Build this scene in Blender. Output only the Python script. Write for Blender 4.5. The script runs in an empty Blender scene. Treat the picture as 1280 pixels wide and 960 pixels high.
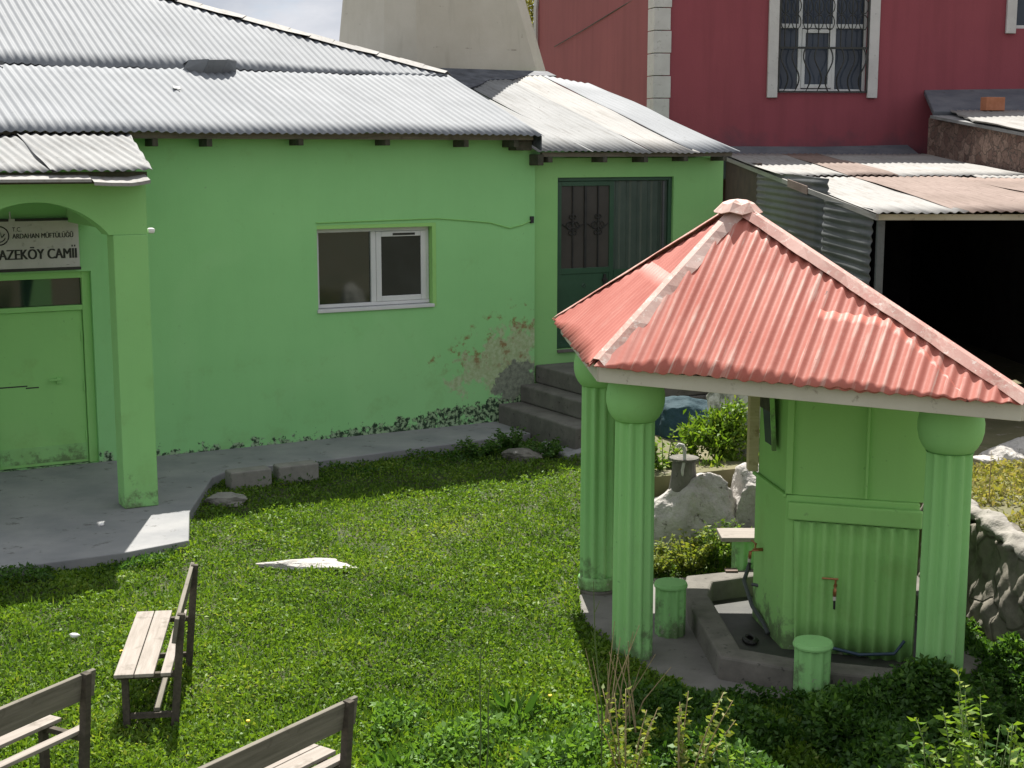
import bpy, bmesh, math, random
import numpy as np
from mathutils import Vector, Matrix, noise as mnoise

random.seed(11)
RNG = np.random.default_rng(5)
C = bpy.context.scene.collection
SC = bpy.context.scene
R = math.radians
sin, cos, PI = math.sin, math.cos, math.pi

# ------------------------------------------------------------------ materials
class N:
    """small helper to write node trees"""
    def __init__(s, name, tree=None):
        if tree is None:
            s.m = bpy.data.materials.new(name); s.m.use_nodes = True; s.t = s.m.node_tree
        else:
            s.t = tree
        s.n = s.t.nodes; s.l = s.t.links
    def new(s, typ, **kw):
        nd = s.n.new(typ)
        for k, v in kw.items(): setattr(nd, k, v)
        return nd
    def put(s, sock, v):
        if hasattr(v, 'is_output') or isinstance(v, bpy.types.NodeSocket): s.l.new(v, sock)
        else:
            if isinstance(v, (tuple, list)) and len(v) == 3 and sock.type == 'RGBA': v = (*v, 1)
            sock.default_value = v
    def math(s, op, a, b=0.0, c=0.0, clamp=False):
        nd = s.new('ShaderNodeMath', operation=op, use_clamp=clamp)
        s.put(nd.inputs[0], a); s.put(nd.inputs[1], b); s.put(nd.inputs[2], c)
        return nd.outputs[0]
    def mix(s, f, a, b):
        nd = s.new('ShaderNodeMix', data_type='RGBA')
        s.put(nd.inputs[0], f); s.put(nd.inputs[6], a); s.put(nd.inputs[7], b)
        return nd.outputs[2]
    def noise(s, vec, scale, detail=4, rough=.6, dist=0.0):
        nd = s.new('ShaderNodeTexNoise')
        s.l.new(vec, nd.inputs['Vector']); nd.inputs['Scale'].default_value = scale
        nd.inputs['Detail'].default_value = detail; nd.inputs['Roughness'].default_value = rough
        nd.inputs['Distortion'].default_value = dist
        return nd.outputs[0]
    def rng(s, v, a, b, c=0.0, d=1.0, smooth=False):
        nd = s.new('ShaderNodeMapRange', interpolation_type='SMOOTHSTEP' if smooth else 'LINEAR')
        s.put(nd.inputs[0], v)
        for i, q in enumerate((a, b, c, d)): s.put(nd.inputs[i + 1], q)
        return nd.outputs[0]
    def coord(s, scale=None):
        o = s.new('ShaderNodeTexCoord').outputs['Object']
        if scale:
            mp = s.new('ShaderNodeMapping'); s.l.new(o, mp.inputs[0]); mp.inputs['Scale'].default_value = scale
            return mp.outputs[0]
        return o
    def sep(s, v):
        nd = s.new('ShaderNodeSeparateXYZ'); s.l.new(v, nd.inputs[0]); return nd.outputs
    def finish(s, col, rough=.8, metal=0.0, bump=None, bstr=.3, bdist=.01, spec=.4):
        b = s.n['Principled BSDF']
        s.put(b.inputs['Base Color'], col); s.put(b.inputs['Roughness'], rough); s.put(b.inputs['Metallic'], metal)
        b.inputs['Specular IOR Level'].default_value = spec
        if bump is not None:
            bp = s.new('ShaderNodeBump'); bp.inputs['Strength'].default_value = bstr; bp.inputs['Distance'].default_value = bdist
            s.put(bp.inputs['Height'], bump); s.l.new(bp.outputs[0], b.inputs['Normal'])
        return s.m

def simple(name, a, b, scale=6, rough=.8, metal=0, bscale=40, bstr=.25, bdist=.006, stretch=None, lo=.35, hi=.65, spec=.4, c=None):
    """two-tone mottled surface with a fine bump; optional third colour in small specks"""
    k = N(name); v = k.coord(stretch)
    f = k.rng(k.noise(v, scale, 5), lo, hi)
    col = k.mix(f, a, b)
    if c is not None:
        col = k.mix(k.rng(k.noise(v, scale * 3.1, 6, .7), .6, .68), col, c)
    return k.finish(col, rough, metal, k.noise(v, bscale, 3), bstr, bdist, spec)

M = {}
def green_paint(name, base, alt, peel=0, grime=0):
    k = N(name); v = k.coord(); x, y, z = k.sep(v)
    f = k.rng(k.noise(v, 1.1, 4), .3, .7)
    col = k.mix(f, base, alt)
    streak = k.noise(k.coord((5, 5, .45)), 1.6, 5)
    col = k.mix(k.math('MULTIPLY', k.rng(streak, .5, .8), .12), col, tuple(c * .72 for c in base))
    pt = k.rng(k.noise(v, .55, 3, .5, .6), .52, .60)          # patches painted over at another time
    col = k.mix(k.math('MULTIPLY', pt, .22), col, (base[0] * 1.25, base[1] * 1.06, base[2] * 1.2))
    stn = k.rng(k.math('ADD', k.noise(v, 2.3, 7, .68), k.rng(z, .1, 1.6, .10, 0)), .60, .74)
    col = k.mix(k.math('MULTIPLY', stn, .30), col, (base[0] * .75, base[1] * .62, base[2] * .55))
    if grime:
        gm = k.rng(k.math('ADD', k.noise(v, 7, 7, .7), k.rng(z, .0, .55, .22, -.12)), .56, .70)
        col = k.mix(k.math('MULTIPLY', gm, .75), col, (.10, .13, .065))
        ch = k.rng(k.math('ADD', k.noise(v, 21, 6, .7), k.rng(z, .0, 1.2, .10, -.02)), .70, .72)
        col = k.mix(k.math('MULTIPLY', ch, .8), col, (.30, .32, .24))
    spots = k.rng(k.noise(v, 17, 3), .70, .76)
    col = k.mix(k.math('MULTIPLY', spots, .5), col, tuple(c * .45 for c in base))
    bump = k.noise(v, 55, 4)
    if peel:
        n1 = k.noise(v, 7.5, 7, .68); n2 = k.noise(v, 19, 5, .6); n3 = k.noise(v, 3.6, 5, .62); n4 = k.noise(v, 5.2, 6, .66)
        def ell(cx, cz, rx, rz, tilt=0.0):
            dx = k.math('DIVIDE', k.math('SUBTRACT', x, cx), rx); dz = k.math('DIVIDE', k.math('SUBTRACT', z, cz), rz)
            dx = k.math('ADD', dx, k.math('MULTIPLY', dz, tilt))
            return k.math('SUBTRACT', 1.0, k.math('SQRT', k.math('ADD', k.math('MULTIPLY', dx, dx), k.math('MULTIPLY', dz, dz))))
        wob = k.math('ADD', k.math('MULTIPLY', k.math('SUBTRACT', n3, .5), 2.2), k.math('MULTIPLY', k.math('SUBTRACT', n1, .5), 1.3))
        # bare pale plaster, browned along its upper edge
        eb = k.math('ADD', ell(4.70, 1.00, .74, .50, -.55), wob)
        col = k.mix(k.math('MULTIPLY', k.rng(eb,   .10, .30), .78), col, k.mix(k.rng(n2, .4, .6), (.33, .36, .20), (.46, .50, .33)))
        er = k.math('ADD', ell(4.66, 1.14, .85, .58, -.75), wob)
        brown = k.math('MULTIPLY', k.rng(k.math('ADD', n4, k.math('MULTIPLY', n2, .35)), .70, .80), k.rng(er, -.15, .1))
        brown = k.math('MULTIPLY', brown, k.rng(z, .80, .98))
        col = k.mix(k.math('MULTIPLY', brown, .85), col, (.23, .135, .05))
        # grey cement showing beside the steps
        eg = k.math('ADD', ell(4.98, .56, .46, .42, .1), k.math('MULTIPLY', wob, .7))
        col = k.mix(k.rng(eg, .10, .18), col, k.mix(k.rng(n2, .35, .65), (.13, .15, .115), (.25, .28, .21)))
        # dark speckled loss of paint along the foot of the wall
        h = k.math('ADD', k.rng(x, 1.5, 4.7, .15, .50), k.math('MULTIPLY', k.math('SUBTRACT', n3, .5), .55))
        b1 = k.math('MINIMUM', k.math('MULTIPLY', k.math('SUBTRACT', h, z), 1.3), .125)
        b1 = k.math('SUBTRACT', b1, k.rng(x, 1.9, 1.2, 0, .10))
        msk = k.rng(k.math('ADD', k.math('ADD', k.math('MULTIPLY', n1, .6), k.math('MULTIPLY', n4, .4)), b1), .555, .59)
        pc = k.mix(k.rng(n2, .46, .58), (.022, .045, .024), (.30, .44, .24))
        col = k.mix(msk, col, pc)
        bump = k.math('SUBTRACT', bump, k.math('MULTIPLY', msk, 1.0))
        # thin run of lost paint where the wall meets the path
        low = k.rng(k.math('ADD', n1, k.rng(z, .12, .34, .10, -.14)), .545, .58)
        col = k.mix(low, col, k.mix(k.rng(n2, .45, .55), (.03, .06, .03), (.30, .42, .26)))
    return k.finish(col, .72, 0, bump, .25, .006, .3)

GA, GB = (.28, .605, .245), (.255, .565, .225)
M['wall'] = green_paint('green_wall_paint', GA, GB, 1)
M['green'] = green_paint('green_masonry_paint', (.26, .545, .195), (.238, .505, .18), 0, 1)
M['greenwood'] = green_paint('green_board_paint', (.305, .605, .185), (.28, .56, .172), 0, 1)
M['greenrib'] = green_paint('green_ribbed_paint', (.30, .595, .185), (.275, .55, .172))
M['greendoor'] = green_paint('green_door_paint', (.28, .585, .19), (.255, .54, .18))
M['concrete'] = simple('worn_concrete', (.20, .205, .212), (.275, .275, .275), 1.6, .9, bscale=30, bstr=.5, c=(.12, .118, .115))
M['darkcon'] = simple('grey_cement', (.115, .108, .093), (.175, .163, .142), 5, .9, bscale=24, bstr=.5, c=(.05, .05, .042))
M['pavecon'] = simple('grey_paving_cement', (.15, .142, .13), (.20, .19, .175), 3, .9, bscale=24, bstr=.5, c=(.09, .085, .075))
M['blockcon'] = simple('pale_grey_concrete', (.19, .185, .165), (.25, .24, .215), 6, .9, bscale=24, bstr=.5, c=(.12, .115, .10))
M['shadecon'] = simple('shade_dark_cement', (.035, .036, .032), (.055, .055, .048), 6, .55)  # basin floor coloured dark to stand for roof and rim shadow
M['shedshade'] = simple('shed_shade_dirt', (.018, .017, .015), (.035, .032, .028), 3, .95, bscale=12, bstr=.6)  # near-black colour stands for the shed's shadow on the ground
M['stepcon'] = simple('brown_grey_cement', (.11, .105, .093), (.16, .152, .135), 4, .9, bscale=24, bstr=.5, c=(.045, .042, .036))
M['white'] = simple('white_plastic', (.55, .57, .57), (.61, .62, .62), 3, .4, bstr=.05)
M['offwhite'] = simple('cream_board_paint', (.47, .44, .375), (.53, .50, .43), 3, .6, c=(.30, .27, .22))
M['trim'] = simple('white_wall_trim', (.47, .455, .445), (.53, .515, .505), 4, .8, c=(.34, .33, .31))
M['black'] = simple('black_metal', (.015, .016, .018), (.03, .03, .03), 8, .5)
M['iron'] = simple('painted_iron', (.018, .02, .02), (.035, .035, .032), 8, .5)
M['rafter'] = simple('dark_rafter_wood', (.045, .05, .035), (.085, .08, .06), 14, .9)
M['dark'] = simple('indoor_shade_boards', (.026, .025, .028), (.045, .042, .045), 3, .95)  # near-black colour stands for deep shade inside shed and rooms
M['rust_wall'] = simple('rusty_brown_sheet', (.045, .03, .026), (.075, .05, .04), 3, .85)
M['felt'] = simple('roofing_felt', (.075, .082, .10), (.12, .125, .14), 2, .9, c=(.05, .05, .055))
M['tar'] = simple('tar_flashing', (.035, .04, .052), (.10, .11, .13), 5, .7, c=(.02, .02, .02))
M['brick'] = simple('orange_brick', (.36, .14, .07), (.44, .18, .10), 9, .9)
M['tarp'] = simple('teal_tarp', (.010, .036, .048), (.016, .05, .063), 5, .85, bscale=7, bstr=.6, bdist=.05)
M['soil'] = simple('garden_soil', (.030, .045, .014), (.055, .06, .022), 3, .95, bscale=20, bstr=.6)
M['earth'] = simple('dry_earth', (.10, .105, .045), (.17, .15, .085), 1.2, .95, bscale=16, bstr=.6, c=(.26, .23, .18))
M['rock'] = simple('pale_rock', (.37, .35, .325), (.50, .475, .44), 3.5, .95, bscale=9, bstr=.9, bdist=.05, c=(.13, .12, .10))
M['greyrock'] = simple('grey_rock', (.10, .095, .08), (.19, .18, .155), 4, .95, bscale=10, bstr=.9, bdist=.04, c=(.42, .40, .37))
M['lichen'] = simple('lichen_stone', (.16, .17, .13), (.50, .50, .44), 7, .95, lo=.42, hi=.56, bscale=14, bstr=.8, bdist=.03, c=(.07, .08, .045))
M['brass'] = simple('rusty_brass', (.34, .13, .05), (.42, .2, .09), 20, .4, .5)
M['hose'] = simple('dark_grey_hose', (.022, .022, .02), (.032, .032, .03), 9, .5)
M['blossom'] = simple('yellow_petals', (.75, .50, .02), (.80, .58, .05), 9, .6)
M['stalk'] = simple('dry_stalk', (.26, .20, .11), (.36, .28, .16), 20, .9)
M['stem'] = simple('green_stem', (.07, .11, .03), (.11, .15, .05), 20, .8)
M['bark'] = simple('bark', (.05, .04, .03), (.09, .075, .055), 12, .95)
M['litter'] = simple('white_litter', (.7, .7, .68), (.78, .78, .76), 8, .7)
M['barrel_blue'] = simple('blue_pipe', (.03, .06, .10), (.045, .08, .12), 8, .6)

def wood(name, a, b, c):
    k = N(name); v = k.coord((1.2, 16, 16))
    col = k.mix(k.rng(k.noise(v, 2.2, 6, .65), .35, .68), a, b)
    col = k.mix(k.rng(k.noise(k.coord(), 7, 5), .58, .72), col, c)
    return k.finish(col, .85, 0, k.noise(v, 9, 3), .35, .004, .25)
M['slat'] = wood('weathered_wood', (.25, .22, .19), (.34, .305, .27), (.17, .15, .125))
M['slatgrey'] = wood('grey_weathered_wood', (.13, .12, .095), (.21, .19, .155), (.085, .078, .06))
M['frame'] = wood('dark_bench_wood', (.055, .048, .038), (.10, .085, .065), (.03, .026, .02))
M['plank'] = wood('bare_plank', (.50, .42, .25), (.60, .51, .33), (.30, .22, .12))

def sheet_metal(name, a, b, dirt, amount=.5, rough=.55, metal=.25, alongx=False):
    """corrugated sheet: u = object x, v = object y of each sheet's own frame"""
    k = N(name); v = k.coord(); st = k.coord((9, .55, 9))
    col = k.mix(k.rng(k.noise(v, .9, 3), .35, .65), a, b)
    col = k.mix(k.math('MULTIPLY', k.rng(k.noise(st, 2.2, 5), .5, .78), amount), col, dirt)
    col = k.mix(k.math('MULTIPLY', k.rng(k.noise(v, 11, 6, .7), .60, .70), amount * .8), col, tuple(c * .6 for c in dirt))
    col = k.mix(k.rng(k.noise(v, 34, 2), .735, .755), col, (.05, .045, .04))
    return k.finish(col, rough, metal, k.noise(v, 30, 3), .12, .004, .4)
M['zinc'] = sheet_metal('galvanised_sheet', (.168, .182, .198), (.207, .221, .238), (.12, .128, .137), .55, .75, .05)
M['zinc_old'] = sheet_metal('weathered_galvanised_sheet', (.17, .175, .175), (.23, .234, .234), (.085, .08, .072), .9, .75, .05)
M['zinc_white'] = sheet_metal('pale_galvanised_sheet', (.225, .22, .21), (.285, .278, .265), (.14, .122, .10), .8, .75, .05)
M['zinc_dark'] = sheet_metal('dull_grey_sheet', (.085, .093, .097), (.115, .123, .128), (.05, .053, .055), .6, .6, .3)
M['rusty'] = sheet_metal('rusty_sheet', (.165, .115, .092), (.22, .16, .135), (.09, .05, .035), .7, .8, .05)

def red_roof(name, base, alt, wornamt, wl=0.0, pale=(.50, .345, .29), chips=.6):
    k = N(name); v = k.coord(); st = k.coord((26, 1.1, 26)); x, y, z = k.sep(v)
    col = k.mix(k.rng(k.noise(v, 2.1, 5, .6, .4), .34, .66), base, alt)
    wn_ = k.math('ADD', k.noise(st, 1.5, 6, .7), k.math('MULTIPLY', k.math('SUBTRACT', k.noise(v, 1.7, 4), .5), .7))
    if wl:      # paint is rubbed off along the crests of the waves first
        cr_ = k.math('COSINE', k.math('MULTIPLY', x, 2 * PI / wl))
        wn_ = k.math('ADD', wn_, k.math('MULTIPLY', cr_, .10))
    col = k.mix(k.math('MULTIPLY', k.rng(wn_, .64 - wornamt, .84 - wornamt), .85), col, pale)
    chip = k.rng(k.noise(v, 14, 7, .72), .68 - wornamt * chips, .73 - wornamt * chips)
    col = k.mix(k.math('MULTIPLY', chip, .8), col, (.58, .50, .45))
    col = k.mix(k.rng(k.noise(v, 8, 2), .76, .78), col, (.10, .03, .02))
    return k.finish(col, .6, 0, k.noise(v, 25, 4), .2, .004, .35)
RW = .098
M['red'] = red_roof('faded_red_sheet', (.36, .092, .064), (.42, .135, .10), .06, RW, chips=.25)
M['reddull'] = red_roof('dull_red_sheet', (.33, .085, .062), (.40, .13, .10), .03, chips=.1)
M['redcap'] = red_roof('worn_red_cap', (.40, .17, .14), (.46, .27, .23), .15)
M['palecap'] = red_roof('worn_pale_cap', (.43, .21, .17), (.47, .33, .29), .20)

def red_wall(name, a, b):
    k = N(name); v = k.coord(); x, y, z = k.sep(v)
    col = k.mix(k.rng(k.noise(v, .8, 4), .3, .7), a, b)
    col = k.mix(k.math('MULTIPLY', k.rng(k.noise(k.coord((3, 3, .25)), 1.2, 5), .45, .8), .6), col, tuple(c * .68 for c in a))
    # grey damp stain rising from the foot of the wall
    foot = k.rng(k.math('ADD', k.math('MULTIPLY', k.noise(v, 1.6, 6, .65), 1.3), k.rng(z, 3.7, 5.0, .55, -.6)), .75, 1.15)
    col = k.mix(k.math('MULTIPLY', foot, .6), col, (.085, .06, .075))
    return k.finish(col, .85, 0, k.noise(v, 30, 4), .25, .01, .25)
M['redwall'] = red_wall('dark_red_plaster', (.275, .068, .085), (.245, .06, .076))
M['redside'] = red_wall('side_red_plaster', (.275, .085, .09), (.24, .075, .08))  # separate red for the side wall, close to the front wall's tone

def stone_blocks(name, a, b, mortar, scale, crack=.04, bstr=.8, bd=.04, warp=.25, stretch=None):
    k = N(name); v0 = k.coord(stretch)
    w = k.new('ShaderNodeVectorMath', operation='ADD'); k.l.new(v0, w.inputs[0])
    nz = k.new('ShaderNodeTexNoise'); k.l.new(v0, nz.inputs[0]); nz.inputs['Scale'].default_value = scale * .9
    sc = k.new('ShaderNodeVectorMath', operation='SCALE'); k.l.new(nz.outputs[1], sc.inputs[0]); sc.inputs[3].default_value = warp
    k.l.new(sc.outputs[0], w.inputs[1]); v = w.outputs[0]
    vo = k.new('ShaderNodeTexVoronoi', feature='DISTANCE_TO_EDGE'); k.l.new(v, vo.inputs['Vector']); vo.inputs['Scale'].default_value = scale
    vc = k.new('ShaderNodeTexVoronoi'); k.l.new(v, vc.inputs['Vector']); vc.inputs['Scale'].default_value = scale
    cx = k.sep(vc.outputs['Color'])[0]
    col = k.mix(cx, a, b)
    col = k.mix(k.rng(k.noise(v0, scale * 4, 6, .7), .45, .75), col, tuple(q * .55 for q in a))
    e = k.rng(vo.outputs[0], 0, crack)
    col = k.mix(e, mortar, col)
    return k.finish(col, .92, 0, k.math('ADD', k.math('MULTIPLY', e, .7), k.math('MULTIPLY', k.noise(v0, scale * 6, 5), .5)), bstr, bd, .25)
M['sunlit_top'] = simple('sunlit_stone_top', (.20, .188, .165), (.31, .29, .26), 4, .95, bscale=12, bstr=.8, bdist=.03, c=(.11, .105, .085))  # wall top painted paler than the face for the sun on it
M['rubble'] = stone_blocks('rubble_wall', (.175, .16, .13), (.235, .215, .18), (.12, .108, .086), 1.7, .03, warp=.6, bstr=.6)
M['outstone'] = stone_blocks('brown_stone_wall', (.14, .085, .07), (.30, .21, .17), (.12, .10, .085), 3.9, .06, warp=.45, stretch=(1, 1, 1.5))

def tower_mat():
    k = N('pale_tower_render'); v = k.coord()
    bk = k.new('ShaderNodeTexBrick'); mp = k.new('ShaderNodeMapping'); k.l.new(v, mp.inputs[0]); mp.inputs['Rotation'].default_value = (R(90), 0, 0)
    k.l.new(mp.outputs[0], bk.inputs['Vector']); bk.inputs['Scale'].default_value = 1.0
    bk.inputs['Brick Width'].default_value = .42; bk.inputs['Row Height'].default_value = .22; bk.inputs['Mortar Size'].default_value = .012
    bk.inputs['Mortar Smooth'].default_value = .5
    col = k.mix(k.rng(k.noise(v, 1.6, 5), .3, .7), (.43, .40, .33), (.49, .46, .39))
    gap = k.math('MULTIPLY', k.math('MULTIPLY', bk.outputs['Fac'], k.rng(k.noise(v, 2.6, 4, .6), .62, .70)), .8)
    col = k.mix(gap, col, (.12, .10, .08))
    col = k.mix(k.math('MULTIPLY', k.rng(k.noise(k.coord((4, 4, .4)), 1.5, 5), .55, .8), .35), col, (.24, .215, .17))
    return k.finish(col, .9, 0, k.math('SUBTRACT', k.noise(v, 26, 4), gap), .3, .012, .25)
M['tower'] = tower_mat()

def glass(name, base, rough=.06):
    k = N(name); v = k.coord()
    col = k.mix(k.rng(k.noise(v, 1.5, 3), .35, .65), base, tuple(c * .7 for c in base))
    return k.finish(col, rough, 0, k.noise(v, 2.0, 2), .02, .01, .25)
M['glass'] = glass('dark_window_glass', (.010, .018, .022))
M['housepane'] = glass('sky_tinted_house_glass', (.055, .068, .092))  # sky reflection put into the base colour as bluish grey
for mm in ('glass',): M[mm].node_tree.nodes['Principled BSDF'].inputs['IOR'].default_value = 1.62; M[mm].node_tree.nodes['Principled BSDF'].inputs['Specular IOR Level'].default_value = .5
M['glassgrey'] = glass('curtained_window_glass', (.030, .036, .037))
M['doorglass'] = glass('dusty_brown_door_glass', (.075, .07, .062), .35)
M['mirror'] = glass('old_mirror', (.10, .13, .13), .08)
M['doorgreen'] = simple('dark_green_enamel', (.030, .078, .044), (.038, .095, .055), 4, .45, bstr=.1)
M['doorgrey'] = simple('grey_green_enamel', (.05, .076, .060), (.068, .095, .077), 4, .4, bstr=.1)

def leaf_mat(name, ramp, trans=.45, rough=.5):
    k = N(name)
    at = k.new('ShaderNodeAttribute', attribute_name='tint'); at.attribute_type = 'GEOMETRY'
    cr = k.new('ShaderNodeValToRGB'); k.l.new(at.outputs['Fac'], cr.inputs[0])
    els = cr.color_ramp.elements
    for i, (p, c) in enumerate(ramp):
        e = els[i] if i < 2 else els.new(p)
        e.position = p; e.color = (*c, 1)
    d = k.new('ShaderNodeBsdfDiffuse'); t = k.new('ShaderNodeBsdfTranslucent'); g = k.new('ShaderNodeBsdfGlossy')
    k.l.new(cr.outputs[0], d.inputs[0])
    wm = k.new('ShaderNodeMix', data_type='RGBA', blend_type='MULTIPLY'); wm.inputs[0].default_value = 1
    k.l.new(cr.outputs[0], wm.inputs[6]); wm.inputs[7].default_value = (1.25, 1.2, .55, 1); k.l.new(wm.outputs[2], t.inputs[0])
    g.inputs['Roughness'].default_value = rough; g.inputs[0].default_value = (.9, .95, .85, 1)
    m1 = k.new('ShaderNodeMixShader'); m1.inputs[0].default_value = trans; k.l.new(d.outputs[0], m1.inputs[1]); k.l.new(t.outputs[0], m1.inputs[2])
    m2 = k.new('ShaderNodeMixShader'); m2.inputs[0].default_value = .02; k.l.new(m1.outputs[0], m2.inputs[1]); k.l.new(g.outputs[0], m2.inputs[2])
    k.l.new(m2.outputs[0], k.n['Material Output'].inputs[0])
    return k.m
M['grass'] = leaf_mat('lawn_leaves', [(0, (.038, .092, .010)), (.45, (.104, .20, .020)), (.8, (.172, .28, .030)), (1, (.27, .33, .07))])
M['weed'] = leaf_mat('weed_leaves', [(0, (.022, .065, .014)), (.6, (.062, .15, .024)), (1, (.14, .27, .045))])
M['yellowweed'] = leaf_mat('yellow_green_leaves', [(0, (.10, .15, .025)), (.6, (.20, .26, .04)), (1, (.30, .30, .08))])
M['treeleaf'] = leaf_mat('tree_leaves', [(0, (.10, .11, .02)), (.6, (.18, .18, .03)), (1, (.28, .24, .06))])
M['drygrass'] = leaf_mat('dry_grass', [(0, (.12, .14, .03)), (.5, (.22, .23, .05)), (1, (.36, .31, .14))])

# ------------------------------------------------------------------ mesh helpers
def tag(o, label, cat, group=None):
    o['label'] = label; o['category'] = cat
    if group: o['group'] = group
    return o
def structure(o): o['kind'] = 'structure'; return o
def thing(name, label, cat, loc=(0, 0, 0), rot=0.0, group=None):
    o = bpy.data.objects.new(name, None); C.objects.link(o); o.location = loc; o.rotation_euler = (0, 0, rot)
    o.empty_display_size = .3
    return tag(o, label, cat, group)

class MB:
    def __init__(s): s.v = []; s.f = []
    def add(s, vs, fs):
        n = len(s.v); s.v += [tuple(p) for p in vs]; s.f += [tuple(i + n for i in f) for f in fs]; return s
    def box(s, x0, x1, y0, y1, z0, z1):
        return s.add([(x0, y0, z0), (x1, y0, z0), (x1, y1, z0), (x0, y1, z0), (x0, y0, z1), (x1, y0, z1), (x1, y1, z1), (x0, y1, z1)],
                     [(0, 3, 2, 1), (4, 5, 6, 7), (0, 1, 5, 4), (1, 2, 6, 5), (2, 3, 7, 6), (3, 0, 4, 7)])
    def bar(s, a, b, w, h, up=(0, 0, 1)):
        """box of section w x h running from a to b"""
        a, b = Vector(a), Vector(b); d = (b - a).normalized(); up = Vector(up)
        if abs(d.dot(up)) > .98: up = Vector((0, 1, 0))
        sx = d.cross(up).normalized() * w / 2; sz = sx.cross(d).normalized() * h / 2
        vs = [p + i * sx + j * sz for p in (a, b) for i, j in ((-1, -1), (1, -1), (1, 1), (-1, 1))]
        return s.add(vs, [(0, 1, 2, 3), (7, 6, 5, 4), (0, 4, 5, 1), (1, 5, 6, 2), (2, 6, 7, 3), (3, 7, 4, 0)])
    def prism(s, poly, z0, z1):
        n = len(poly); z0 = z0 if isinstance(z0, (list, tuple)) else [z0] * n; z1 = z1 if isinstance(z1, (list, tuple)) else [z1] * n
        vs = [(p[0], p[1], z0[i]) for i, p in enumerate(poly)] + [(p[0], p[1], z1[i]) for i, p in enumerate(poly)]
        fs = [tuple(range(n - 1, -1, -1)), tuple(range(n, 2 * n))] + [(i, (i + 1) % n, n + (i + 1) % n, n + i) for i in range(n)]
        return s.add(vs, fs)
    def slab(s, quad, t):
        """thin plate: 3D polygon thickened by t along its normal"""
        q = [Vector(p) for p in quad]; nrm = (q[1] - q[0]).cross(q[2] - q[0]).normalized() * t; n = len(q)
        return s.add(q + [p + nrm for p in q], [tuple(range(n - 1, -1, -1)), tuple(range(n, 2 * n))] + [(i, (i + 1) % n, n + (i + 1) % n, n + i) for i in range(n)])
    def tube(s, pts, r, n=6, cap=True):
        pts = [Vector(p) for p in pts]; m = len(pts); rs = r if isinstance(r, (list, tuple)) else [r] * m
        b = len(s.v)
        for i, p in enumerate(pts):
            d = (pts[min(i + 1, m - 1)] - pts[max(i - 1, 0)]).normalized()
            u = Vector((0, 0, 1)) if abs(d.z) < .9 else Vector((1, 0, 0))
            a = d.cross(u).normalized(); c = d.cross(a)
            for k in range(n):
                q = p + (a * cos(2 * PI * k / n) + c * sin(2 * PI * k / n)) * rs[i]; s.v.append(tuple(q))
        for i in range(m - 1):
            for k in range(n):
                s.f.append((b + i * n + k, b + i * n + (k + 1) % n, b + (i + 1) * n + (k + 1) % n, b + (i + 1) * n + k))
        if cap:
            s.f.append(tuple(b + k for k in range(n - 1, -1, -1))); s.f.append(tuple(b + (m - 1) * n + k for k in range(n)))
        return s
    def lathe(s, prof, cx=0, cy=0, n=32, flute=0, depth=0.0, cap=True):
        b = len(s.v); m = len(prof)
        for (r, z, fl) in prof:
            for k in range(n):
                a = 2 * PI * k / n
                rr = r * (1 - fl * depth * (.5 - .5 * cos(flute * a)) ** 1.0) if flute else r
                s.v.append((cx + rr * cos(a), cy + rr * sin(a), z))
        for i in range(m - 1):
            for k in range(n): s.f.append((b + i * n + k, b + i * n + (k + 1) % n, b + (i + 1) * n + (k + 1) % n, b + (i + 1) * n + k))
        if cap:
            s.f.append(tuple(b + k for k in range(n - 1, -1, -1))); s.f.append(tuple(b + (m - 1) * n + k for k in range(n)))
        return s
    def build(s, name, mat, parent=None, smooth=False, bevel=0.0, solid=0.0, seg=2, auto=None):
        me = bpy.data.meshes.new(name); me.from_pydata(s.v, [], s.f); me.validate(); me.update()
        if smooth: me.polygons.foreach_set('use_smooth', [True] * len(me.polygons))
        if mat: me.materials.append(M[mat] if isinstance(mat, str) else mat)
        o = bpy.data.objects.new(name, me); C.objects.link(o)
        if parent: o.parent = parent
        if bevel:
            m = o.modifiers.new('bevel', 'BEVEL'); m.width = bevel; m.segments = seg; m.limit_method = 'ANGLE'; m.angle_limit = R(40)
        if solid:
            m = o.modifiers.new('solid', 'SOLIDIFY'); m.thickness = solid; m.offset = -1
        return o

def wall_holes(x0, x1, z0, z1, y0, y1, holes):
    """wall in the xz plane, front face at y0 and back at y1, with rectangular openings"""
    xs = sorted({x0, x1, *[h[0] for h in holes], *[h[1] for h in holes]}); zs = sorted({z0, z1, *[h[2] for h in holes], *[h[3] for h in holes]})
    mb = MB(); idx = {}
    def V(x, y, z):
        k = (x, y, z)
        if k not in idx: idx[k] = len(mb.v); mb.v.append(k)
        return idx[k]
    hole = lambda i, j: not (0 <= i < len(xs) - 1 and 0 <= j < len(zs) - 1) or any(h[0] <= xs[i] and xs[i + 1] <= h[1] and h[2] <= zs[j] and zs[j + 1] <= h[3] for h in holes)
    for i in range(len(xs) - 1):
        for j in range(len(zs) - 1):
            if hole(i, j): continue
            a, b, c, d = xs[i], xs[i + 1], zs[j], zs[j + 1]
            mb.f.append((V(a, y0, c), V(b, y0, c), V(b, y0, d), V(a, y0, d))); mb.f.append((V(a, y1, d), V(b, y1, d), V(b, y1, c), V(a, y1, c)))
            if hole(i - 1, j): mb.f.append((V(a, y1, c), V(a, y0, c), V(a, y0, d), V(a, y1, d)))
            if hole(i + 1, j): mb.f.append((V(b, y0, c), V(b, y1, c), V(b, y1, d), V(b, y0, d)))
            if hole(i, j - 1): mb.f.append((V(a, y1, c), V(b, y1, c), V(b, y0, c), V(a, y0, c)))
            if hole(i, j + 1): mb.f.append((V(a, y0, d), V(b, y0, d), V(b, y1, d), V(a, y1, d)))
    return mb

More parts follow.
